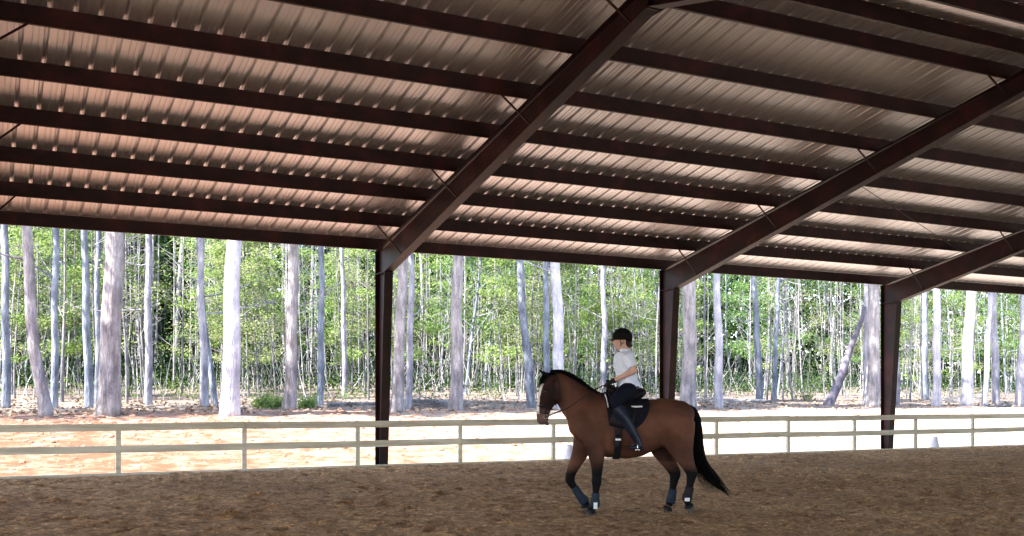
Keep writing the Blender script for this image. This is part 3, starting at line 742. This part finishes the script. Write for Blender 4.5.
# hooves
def hoof(a,b,y,ang):
    mb=MB(); c=Q(a,b,y); r_=Matrix.Rotation(ang,3,'Y'); rings=[(.052,.0,.040,.040,.004),(.030,.0,.047,.046,.012),(0,0,.054,.054,.020)]
    n=16; base=[]
    for z,_,rx,ry,ox in rings:
        for j in range(n):
            q=2*PI*j/n; base.append(c+r_@Vector((ox+rx*math.cos(q),ry*math.sin(q),z)))
    fs=[(i*n+j,(i+1)*n+j,(i+1)*n+(j+1)%n,i*n+(j+1)%n) for i in range(2) for j in range(n)]+[tuple(range(n)),tuple(range(2*n,3*n))[::-1]]
    mb.add(base,fs); mb.build('hoof',noisy('dark_hoof',[(.03,.026,.022),(.07,.06,.05)],20,.5,.1),horse,smooth=False,bevel=.004)
hoof(589.8,514.3,.145,0); hoof(668.8,514.3,-.14,0)
hoof(589.5,510.6,-.14,R(38)); hoof(690.5,508.8,.14,R(42))
# eyes and nostrils
for s in (1,-1):
    mb=MB(); mb.ball(Q(545.7,391.6,s*.089),.017,.010,.015,12); mb.build('eye',M['eye'],horse,smooth=True)
    mb=MB(); mb.ball(Q(539.4,417.3,s*.046),.011,.005,.016,10); mb.build('nostril',M['leather'],horse,smooth=True)
# hair made of many tapered strands
def strand(mb,pts,w,rg):
    P=[Vector(p) for p in pts]; k=len(P); a=rg.uniform(0,PI); side=Vector((math.cos(a),math.sin(a),.2)).normalized(); b=len(mb.v)
    for i,p in enumerate(P):
        ww=w*(1-.85*i/(k-1)); mb.v+=[tuple(p-side*ww),tuple(p+side*ww),tuple(p+Vector((0,0,1)).cross(side)*ww)]
    for i in range(k-1):
        for j in range(3): mb.f.append([b+i*3+j,b+i*3+(j+1)%3,b+(i+1)*3+(j+1)%3,b+(i+1)*3+j]); mb.m.append(0)
rg=random.Random(5)
tl=dens([list(Q(686,408))+[.045],list(Q(690.5,410.5))+[.085],list(Q(694.5,420))+[.105],list(Q(696,436))+[.095],list(Q(697.5,450))+[.10],list(Q(701.5,463))+[.105],list(Q(708.5,474))+[.135],list(Q(716,484))+[.135],list(Q(724,491))+[.10]],3)
mb=MB(); mb.tube([q[:3] for q in tl],[q[3]*(.84-.80*max(0,i/len(tl)-.5)/.5) for i,q in enumerate(tl)],12,ref=(0,1,0),rad2=[q[3]*.5 for q in tl])
for i in range(1300):
    a=rg.uniform(0,2*PI); rr=rg.random()**.5; e=rg.uniform(.72,1.0); st=rg.choice((0,0,0,.3,.45)); pts=[]
    for j in range(9):
        t=st+(e-st)*j/8; q=tl[min(len(tl)-1,int(t*(len(tl)-1)))]; f2=q[3]*(1.0+.45*t*rr)
        ext=.16*max(0,t-.75)*rg.random()*3
        pts.append(Vector(q[:3])+Vector((math.cos(a)*f2*rr*.8-ext*.6,math.sin(a)*f2*rr*.7,math.sin(a*1.7)*f2*rr*.55-ext)))
    strand(mb,pts,.0045,rg)
mb.build('tail',M['hair'],horse,smooth=True)
mb=MB(); crest=dens([list(Q(551,371)),list(Q(560,370.5)),list(Q(570,373.6)),list(Q(580,379.5)),list(Q(589,386.6)),list(Q(598,392.6)),list(Q(604,394))],8)
mb.tube([(*q[:2],q[2]-.012) for q in crest],[.018]*len(crest),8,ref=(0,1,0),rad2=[.03]*len(crest))
for i in range(620):
    q=Vector(rg.choice(crest)); s=-1 if rg.random()<.8 else 1; L_=rg.uniform(.08,.24) if s<0 else rg.uniform(.03,.07)
    pts=[q+Vector((rg.gauss(0,.01),s*(.01+.13*math.sin(min(1.3,j/4*1.3))*min(1,L_/.16)),.012-L_*(j/4)**1.5)) for j in range(5)]
    strand(mb,pts,.006,rg)
mb.build('mane',M['hair'],horse,smooth=True)
mb=MB()
for i in range(160):
    p=Q(549.5+rg.uniform(-3,3),374.5+rg.uniform(-1.5,2),rg.gauss(0,.03)); L_=rg.uniform(.08,.2)
    pts=[p+Vector((.02+.09*math.sin(j/4*1.5)*min(1,L_/.15),rg.gauss(0,.006)+p.y*.3*j/4,.01-L_*(j/4)**1.4)) for j in range(5)]; strand(mb,pts,.006,rg)
mb.build('forelock',M['hair'],horse,smooth=True)
# leg boots
def boot(rows,name='leg_boot',m=None,patch=None):
    mb=MB(); loft(mb,LR(rows),18,3); b=mb.build(name,m or M['wrap'],horse,smooth=True)
    if patch:
        p=MB(); a,c,y,w_,h_=patch; q=Q(a,c,y); p.box(q.x-w_/2,q.x+w_/2,q.y-.004,q.y+.010,q.z-h_/2,q.z+h_/2); p.build('strap_patch',M['white'],b,bevel=.004)
boot([(594.9,492,.145,4.0,.042),(594.5,497,.145,4.2,.042),(594.0,502,.145,4.9,.047),(593.4,505.5,.145,4.7,.046)],patch=(594.4,504.2,.185,.050,.085))
boot([(575,488,-.14,4.0,.042),(580,496,-.14,4.3,.043),(584,501,-.14,5.0,.047),(586.4,503.6,-.14,4.7,.046)])
boot([(688.2,486,.14,4.3,.042),(686.6,491.5,.14,4.5,.043),(685.5,495.5,.14,5.1,.047),(685.2,499,.14,5.1,.047)],m=M['leather'],patch=(684.8,498.2,.186,.065,.045))
boot([(674.7,490,-.14,4.3,.042),(673.5,496,-.14,4.6,.043),(672.8,500,-.14,5.1,.047),(671.6,503.6,-.14,4.9,.047)])
def bell(a,b,y,ang):
    mb=MB(); c=Q(a,b,y); r_=Matrix.Rotation(ang,3,'Y'); P=[c+r_@Vector((-.004,0,.062)),c+r_@Vector((.012,0,.02))]
    mb.tube(P,[.046,.066],16,ref=(0,1,0),cap=False); o=mb.build('bell_boot',M['leather'],horse,smooth=True); sd_=o.modifiers.new('thick','SOLIDIFY'); sd_.thickness=.005
bell(590.8,512.4,.145,0); bell(669.8,512.4,-.14,0); bell(689.2,506.8,.14,R(42)); bell(588.4,508.6,-.14,R(38))
# bridle
br=MB()
def strap(mb,pts,w=.012,t=.004):
    P=[Vector(p) for p in pts]
    for a,b in zip(P,P[1:]): 
        d=(b-a).normalized()*.003; mb.bar(a-d,b+d,w,w)
def ringstrap(mb,px,py,ang,a,l,w=.010):
    """a strap round the head: ellipse half in-plane a (px), lateral l, tilted by ang"""
    c=Q(px,py); u=Vector((math.cos(ang),0,math.sin(ang))); P=[]
    for j in range(25):
        q=2*PI*j/24; P.append(c+u*(a/KP*math.cos(q))+Vector((0,l*math.sin(q),0)))
    mb.tube(P,[w]*25,6,ref=(u.cross(Vector((0,1,0)))).to_tuple())
ringstrap(br,545.1,407.5,R(14),7.9,.070)
ringstrap(br,543.6,413,R(10),7.0,.060,.006)
for s in (1,-1):
    strap(br,[Q(556,374.5,s*.06),Q(553.5,383,s*.092),Q(550,395,s*.098),Q(547,405,s*.082),Q(545,414,s*.066)])
    strap(br,[Q(556,374.5,s*.06),Q(559.5,385,s*.088),Q(559.5,396,s*.086),Q(557,403,s*.05),Q(555.5,405,0)],.009)
strap(br,[Q(556,374.5,.06),Q(556,372.2,0),Q(556,374.5,-.06)]); strap(br,[Q(550,381,.088),Q(544.5,380,.05),Q(543,380,0),Q(544.5,380,-.05),Q(550,381,-.088)],.012)
bo=br.build('bridle',M['leather'],horse)
for s in (1,-1):
    mb=MB(); c=Q(545.6,416.5,s*.062); mb.tube([c+Vector((.026*math.cos(q*PI/8),.0,.026*math.sin(q*PI/8))) for q in range(17)],[.0035]*17,6,ref=(0,1,0)); mb.build('bit_ring',M['steel'],bo,smooth=True)
mb=MB()
for s in (1,-1):
    P=dens([list(Q(546.5,417,s*.066)),list(Q(556,412.5,s*.115)),list(Q(568,407.5,s*.135)),list(Q(584,396,s*.15)),list(Q(597,388.5,s*.11)),list(Q(606,384.3,s*.055))],4)
    mb.tube(P,[.0055]*len(P),5)
mb.tube(dens([list(Q(605,384.5,.055)),list(Q(601,393,.10)),list(Q(602,402,.13)),list(Q(604,393,-.02)),list(Q(605,384.5,-.055))],5),[.0055]*21,5)
mb.build('reins',M['leather'],horse)
# breastplate strap
# saddle pad (drapes over the barrel), saddle, girth
def width_at(px):
    t=trunk
    for i in range(len(t)-1):
        if t[i][0]<=px<=t[i+1][0]:
            q=(px-t[i][0])/(t[i+1][0]-t[i][0]); return [t[i][j]+(t[i+1][j]-t[i][j])*q for j in range(1,4)]
    return list(t[-1][1:])
def drape(px,frac,off):
    """point on barrel surface; frac: angle from top (0) to side (1=90deg)"""
    tp,bt,l=width_at(px); cz=(tp+bt)/2; h=(bt-tp)/2/KP; a=frac*PI/2
    return Vector(((630-px)/KP,(l+off)*math.sin(a),(514.5-cz)/KP+(h+off)*math.cos(a)))
def draped(name,m,parent,cols,off0,off1,nx_=14,na=22,edge=None):
    """cols(u)-> (px at fraction..)"""
    mb=MB(); vs=[]
    for lay in (off0,off1):
        for i in range(nx_+1):
            for j in range(na+1):
                px,fr=cols(i/nx_,-1+2*j/na); p=drape(px,abs(fr),lay); 
                if fr<0: p.y=-p.y
                vs.append(p)
    W_=na+1; K=(nx_+1)*W_; fs=[]
    for i in range(nx_):
        for j in range(na):
            fs.append((i*W_+j,i*W_+j+1,(i+1)*W_+j+1,(i+1)*W_+j)); fs.append((K+i*W_+j,K+(i+1)*W_+j,K+(i+1)*W_+j+1,K+i*W_+j+1))
    for i in range(nx_):
        for j in (0,na): a=i*W_+j; b=(i+1)*W_+j; fs.append((a,b,K+b,K+a))
    for j in range(na):
        for i in (0,nx_): a=i*W_+j; b=a+1; fs.append((a,b,K+b,K+a))
    mb.add(vs,fs); o=mb.build(name,m,parent,smooth=False)
    bm=bmesh.new(); bm.from_mesh(o.data); bmesh.ops.recalc_face_normals(bm,faces=bm.faces); bm.to_mesh(o.data); bm.free()
    o.data.polygons.foreach_set('use_smooth',[True]*len(o.data.polygons)); return o
pad=empty('saddle_pad',(HC[0],HC[1],0),HR,'dark navy saddle pad with white piping under the black saddle','saddle pad')
draped('pad_cloth',M['pad'],pad,lambda u,v:(604+44*u+(4*abs(v)**3 if u<.3 else -9*max(0,u-.6)/.4*abs(v)**4),v*(1.0-.10*max(0,u-.7)/.3)),.006,.022)
for s in (1,-1):
    mb=MB(); pts=[drape(604.2+2.4*q/8,.22+.42*q/8,.022) for q in range(9)]
    pts=[Vector((p.x,p.y*s,p.z)) for p in pts]; mb.tube(pts,[.008]*9,6); 
    mb.build('piping',M['white'],pad,smooth=True)
    mb=MB(); pts=[drape(629+11*q/5,.50,.036) for q in range(6)]; 
    a_=[Vector((p.x,p.y*s,p.z+.0)) for p in pts]; mb.tube(a_,[.012]*6,6); mb.build('piping',M['white'],pad,smooth=True)
sad=empty('saddle',(HC[0],HC[1],0),HR,'black english dressage saddle under the rider','saddle')
mb=MB()
seat=[(606,388.5,0,3.5,.10),(610,389.5,0,5.2,.125),(617,394.5,0,5.2,.14),(625,397,0,4.6,.16),(633,396.5,0,4.8,.18),(640,393.2,0,5.2,.17),(645,391,0,3.2,.11)]
loft(mb,LR(seat),18,4); remeshed(mb,'seat',M['leather'],sad,.012,4)
for s in (1,-1):
    o=draped('flap',M['leather'],sad,lambda u,v,s=s:(607+5*(1-abs(v))+22*u-6*(1-u)*0,s*(.25+.72*(v+1)/2)),.026,.040,10,12)
draped('girth',M['leather'],sad,lambda u,v,:(612.5+6.5*u,v*1.98),.006,.020,4,50)
mb=MB(); p=Q(615.7,438.5,.325); mb.box(p.x-.035,p.x+.035,p.y-.012,p.y+.0,p.z-.012,p.z+.012); mb.build('girth_badge',M['white'],sad,bevel=.003)
mb=MB(); mb.ball(Q(615.2,441,.285),.055,.03,.095,14); mb.build('girth_guard',M['leather'],sad,smooth=True)
for s in (1,-1):
    mb=MB(); strap(mb,[Q(621,402,s*.345),Q(627,420,s*.39),Q(633,441,s*.385)],.012); mb.build('stirrup_leather',M['leather'],sad)
    mb=MB(); c=Q(633.5,446.3,s*.385); mb.tube([c+Vector((.0,.058*math.cos(q*PI/8),.068*math.sin(q*PI/8)+.0)) for q in range(-1,10)],[.007]*11,6,ref=(1,0,0)); q0=Q(633.5,448,s*.385); mb.box(q0.x-.03,q0.x+.03,q0.y-.055,q0.y+.055,q0.z-.006,q0.z+.004); mb.build('stirrup',M['steel'],sad,smooth=False)
# ---- rider
rd=empty('person',(*(Vector((HC[0],HC[1],0))[:2]),0),HR,'rider in black helmet, pale lilac short sleeved shirt and tall dark boots on the horse','person')
body_=MB()
# torso and neck and head (one surface)
T_=[(629.5,394,0,9.5,.150),(629,387,0,10,.165),(627.5,379,0,8.6,.135),(625.5,371,0,8.8,.132),(624.3,363,0,9.0,.140),(624.6,356.5,0,7.6,.140),(625.5,352.5,0,4.6,.085),(625,349.5,0,4.3,.058),(623.6,346,0,4.2,.052)]
loft(body_,LR(T_),20,4)
H_=[(624.5,349.0,0,4.2,.052),(622.2,346,0,6.0,.058),(621.2,342,0,6.9,.067),(621.2,337.5,0,7.3,.073),(621.8,333.5,0,6.6,.070),(622.3,330.5,0,3.4,.045)]
loft(body_,LR(H_),18,4)
body_.ball(Q(617.6,347.6),.030,.030,.024,12)    # chin
loft(body_,[(*Q(615,339.2),.010,.008),(*Q(613.7,341.4),.013,.011),(*Q(613.1,343.0),.010,.014),(*Q(614.8,343.8),.010,.012)],10,2) # nose
body_.ball(Q(614.8,345.5),.011,.024,.006,10); body_.ball(Q(615.1,346.6),.010,.021,.006,10)  # lips
for s in (1,-1):
    loft(body_,[(*Q(624.6,339.8,s*.074),.010,.006),(*Q(624.5,341.8,s*.080),.013,.008),(*Q(623.9,344,s*.074),.007,.006)],8,2)  # ear
    body_.ball(Q(616.3,338.3,s*.03),.014,.022,.008,8)  # brow
    # arm
    sh_=Q(626.8,357,s*.155); el=Q(632.3,371.2,s*.225); wr=Q(613,380.6,s*.105)
    A=[sh_,sh_.lerp(el,.35),sh_.lerp(el,.7),el,el.lerp(wr,.25),el.lerp(wr,.6),wr]
    ra=[.044,.042,.040,.039,.041,.034,.026]
    loft(body_,[(*a,r_,r_*1.02) for a,r_ in zip(A,ra)],12,3)
    # legs
    Lg=[Q(628.5,391,s*.10),Q(622.5,393.5,s*.205),Q(617,397.5,s*.29),Q(612.7,401.5,s*.335),Q(615.5,407.5,s*.352),Q(622.5,418,s*.372),Q(629,430,s*.378),Q(634.5,440.5,s*.378)]
    rl=[.10,.095,.082,.066,.058,.060,.047,.036]
    loft(body_,[(*a,r_,r_*.95) for a,r_ in zip(Lg,rl)],14,3)
    loft(body_,[(*Q(637.5,443.5,s*.378),.028,.028),(*Q(634,444.8,s*.38),.032,.032),(*Q(630.5,445.3,s*.384),.026,.034),(*Q(627.5,445.0,s*.386),.016,.026)],12,3,ref=(0,1,0))
    # palm
    pm=Q(608.6,383.2,s*.075); loft(body_,[(*wr,.024,.030),(*wr.lerp(pm,.6),.017,.036),(*pm,.015,.036)],10,3)
    for k in range(4):
        off=Vector((0,s*.0,0)); b0=pm+Vector((-.004,s*(-.027+.018*k),.010-.006*k)); l_=(.034,.038,.036,.029)[k]
        p1=b0+Vector((l_,0,-.010)); p2=p1+Vector((.004,-s*.002,-.028)); p3=p2+Vector((-.026,0,-.008)); 
        loft(body_,[(*b0,.0095,.0095),(*p1,.009,.009),(*p2,.0085,.0085),(*p3,.007,.007)],8,2)
    t0=wr.lerp(pm,.45)+Vector((0,-s*.026,.010)); t1=t0+Vector((.032,-s*.012,.010)); t2=t1+Vector((.028,s*.006,-.004))
    loft(body_,[(*t0,.012,.012),(*t1,.010,.010),(*t2,.008,.008)],8,2)
person_body=remeshed(body_,'body',M['skin'],rd,.0065,3,.4)
# helmet
mb=MB(); hm=[(622.4,342.5,0,8.6,.083),(622.2,339.2,0,9.6,.093),(622,335,0,10.3,.098),(622,331.5,0,9.0,.086),(622.2,329,0,5.5,.052),(622.2,328,0,1.5,.02)]
mb.ball(Q(622.4,337.6),.135,.105,.130,24)
hv=[]
me_=mb
for i,v in enumerate(me_.v):
    x,y,z=v; q=Q(622.2,339.6)
    if z<q.z: z=q.z-(q.z-z)*.12-(.03 if x<q.x-.03 else 0)*min(1,(q.x-.03-x)/.05 if x<q.x-.03 else 0)
    me_.v[i]=(x,y,z)
he=mb.build('helmet',M['helmet'],rd,smooth=True)
mb=MB(); n=15; vs=[]   # brim
for lay in (0,-.007):
    for j in range(n+1):
        a=-PI/2*.86+PI*.86*j/n
        for rr in (.0,1.0):
            rx=.112+.058*rr*math.cos(a)**1.2 if abs(a)<PI/2 else .112; c=Q(622.4,338.4)
            vs.append(c+Vector((rx*math.cos(a),.095*math.sin(a)*(1+.04*rr),.004-.026*rr*math.cos(a)+lay)))
W_=2; K=(n+1)*2; fs=[]
for j in range(n):
    a=j*2; fs+=[(a,a+1,a+3,a+2),(K+a,K+a+2,K+a+3,K+a+1),(a+1,K+a+1,K+a+3,a+3),(a,a+2,K+a+2,K+a)]
mb.add(vs,fs); mb.build('brim',M['helmet'],he,smooth=True)
mb=MB(); mb.ball(Q(622.2,328.4),.010,.010,.005,10); mb.build('button',M['helmet'],he)
for s in (1,-1):
    mb=MB(); strap(mb,[Q(619.5,339.5,s*.082),Q(620.6,344.5,s*.066),Q(619.4,349,s*.03),Q(619.0,349.8,0)],.008); strap(mb,[Q(626.8,340,s*.078),Q(620.6,344.5,s*.066)],.008); mb.build('chin_strap',M['leather'],he)
    mb=MB(); mb.ball(Q(615.9,339.9,s*.028),.008,.010,.006,10); mb.build('eye',M['eye'],rd,smooth=True)
# hair: nape and low bun
mb=MB(); loft(mb,LR([(626.5,338,0,5,.072),(627.8,342,0,4.2,.068),(627.6,345.5,0,3.2,.052),(627,348,0,1.6,.03)]),14,3); mb.ball(Q(630.2,345),.030,.032,.030,12); remeshed(mb,'hair',M['darkhair'],rd,.007,2)
# shirt
mb=MB(); loft(mb,LR([(629.4,389.5,0,11.2,.180),(628.6,385,0,11.0,.176),(627.5,378,0,9.9,.153),(625.4,371,0,10.0,.150),(624.1,363,0,10.8,.163),(624.6,356.5,0,9.6,.174),(625.4,353,0,7.0,.128),(625.2,350.6,0,5.2,.072)]),24,4)
for s in (1,-1):
    a=Q(626.6,355.5,s*.15); b=Q(632.3,371.2,s*.225)
    loft(mb,[(*a,.074,.070),(*a.lerp(b,.3),.074,.070),(*a.lerp(b,.55),.068,.066),(*a.lerp(b,.78),.066,.064)],14,3)
    mb.ball(Q(621.5,362.5,s*.06),.075,.06,.06,12)
def wr_(c):
    q=.006*noise.noise(Vector((c.x*9,c.y*9,c.z*16)))+.004*noise.noise(Vector((c.x*25,c.y*20,c.z*30)))
    d=Vector((c.x-Q(626,370).x,c.y,0)); 
    return c+d.normalized()*q*1.6
shirt=remeshed(mb,'shirt',M['shirt'],rd,.0075,3,.5,wr_)
mb=MB(); P=[Q(625.3,350.2)+Vector((.066*math.cos(q*PI/8)+.004,.066*math.sin(q*PI/8),.006*math.cos(q*PI/8)-.004*abs(math.cos(q*PI/8)))) for q in range(17)]
mb.tube(P,[.012]*17,6,ref=(0,0,1),rad2=[.020]*17); mb.build('collar',M['shirt'],shirt,smooth=True)
mb=MB()
for s in (1,-1):
    Lg=[Q(629,390,s*.09),Q(622.5,393.3,s*.205),Q(617,397.3,s*.29),Q(612.5,401.3,s*.337),Q(614.8,406,s*.352),Q(617.5,410.5,s*.360)]
    rl=[.118,.110,.095,.078,.071,.068]; loft(mb,[(*a,r_,r_*.97) for a,r_ in zip(Lg,rl)],16,3)
loft(mb,LR([(629,396,0,10.5,.165),(629.4,391,0,11.3,.178),(628.8,387,0,10.5,.165)]),18,3)
remeshed(mb,'breeches',M['breech'],rd,.009,3)
mb=MB(); P=[]; 
loft(mb,LR([(628.9,388.4,0,11.6,.186),(628.8,387.0,0,11.5,.184)]),20,2); mb.build('belt',M['leather'],rd,smooth=True)
for s in (1,-1):
    mb=MB(); Lg=[Q(614.8,407,s*.352),Q(618,412,s*.362),Q(623.5,420,s*.373),Q(629,430.5,s*.379),Q(634.3,440,s*.379),Q(635.6,443.5,s*.379)]
    rl=[.078,.079,.074,.060,.049,.046]; loft(mb,[(*a,r_,r_*.95) for a,r_ in zip(Lg,rl)],16,3)
    loft(mb,[(*Q(638.5,444,s*.379),.034,.036),(*Q(635,445,s*.38),.044,.042),(*Q(630.5,446,s*.384),.035,.044),(*Q(627,446,s*.387),.025,.036),(*Q(625.6,445.8,s*.387),.012,.02)],14,3)
    bo_=remeshed(mb,'riding_boot',M['boot'],rd,.008,3)
    mb=MB(); q=Q(637.8,448.4,s*.379); mb.box(q.x-.03,q.x+.035,q.y-.028,q.y+.028,q.z-.012,q.z+.014); mb.build('heel',M['leather'],bo_,bevel=.004)
    mb=MB(); wr=Q(612.5,381.2,s*.105); pm=Q(608.6,383.2,s*.075); el=Q(632.3,371.2,s*.225)
    w0=wr.lerp(el,.10)
    loft(mb,[(*w0,.036,.038),(*wr,.031,.036),(*wr.lerp(pm,.6),.024,.042),(*pm,.021,.042)],10,3)
    for k in range(4):
        b0=pm+Vector((-.004,s*(-.027+.018*k),.010-.006*k)); l_=(.034,.038,.036,.029)[k]
        p1=b0+Vector((l_,0,-.010)); p2=p1+Vector((.004,-s*.002,-.028)); p3=p2+Vector((-.026,0,-.008)); 
        loft(mb,[(*b0,.0125,.0115),(*p1,.012,.011),(*p2,.0115,.011),(*p3,.010,.010)],8,2)
    t0=wr.lerp(pm,.45)+Vector((0,-s*.026,.010)); t1=t0+Vector((.032,-s*.012,.010)); t2=t1+Vector((.030,s*.006,-.004))
    loft(mb,[(*t0,.016,.016),(*t1,.013,.013),(*t2,.011,.011)],8,2)
    remeshed(mb,'glove',M['leather'],rd,.0055,1)
# ------------------------------------------------------------------ light, sky, camera
w=bpy.data.worlds.new('World'); scene.world=w; w.use_nodes=True; nt=w.node_tree
bg=nt.nodes['Background']; sky=nt.nodes.new('ShaderNodeTexSky'); sky.sky_type='NISHITA'; sky.sun_disc=False
EL=52.0; AZX,AZY=-1.0,-.05     # direction towards the sun
a=math.atan2(AZX,AZY)         # clockwise from +Y
sky.sun_elevation=R(EL); sky.sun_rotation=a; sky.air_density=1.0; sky.dust_density=1.5
nt.links.new(sky.outputs[0],bg.inputs[0]); bg.inputs[1].default_value=.15
sd=bpy.data.lights.new('sun','SUN'); sd.energy=5.0; sd.angle=R(.5); sd.color=(1,.96,.91)
so=bpy.data.objects.new('sun',sd); C.objects.link(so)
dv=Vector((AZX,AZY,0)).normalized()*math.cos(R(EL))+Vector((0,0,math.sin(R(EL))))
so.rotation_euler=dv.to_track_quat('Z','Y').to_euler(); so.location=(0,0,60)
cd=bpy.data.cameras.new('camera'); co=bpy.data.objects.new('camera',cd); C.objects.link(co); scene.camera=co
co.location=(0,0,CAMZ); co.rotation_euler=(R(90),0,-TH)
cd.sensor_width=36; cd.lens=FPX/1024*36; cd.shift_y=(HZ-268)/1024; cd.clip_end=3000
scene.view_settings.view_transform='Standard'; scene.view_settings.look='None'; scene.view_settings.gamma=1
scene.view_settings.exposure=2.6
scene.render.resolution_x=1024; scene.render.resolution_y=536
scene.cycles.max_bounces=10; scene.cycles.diffuse_bounces=6
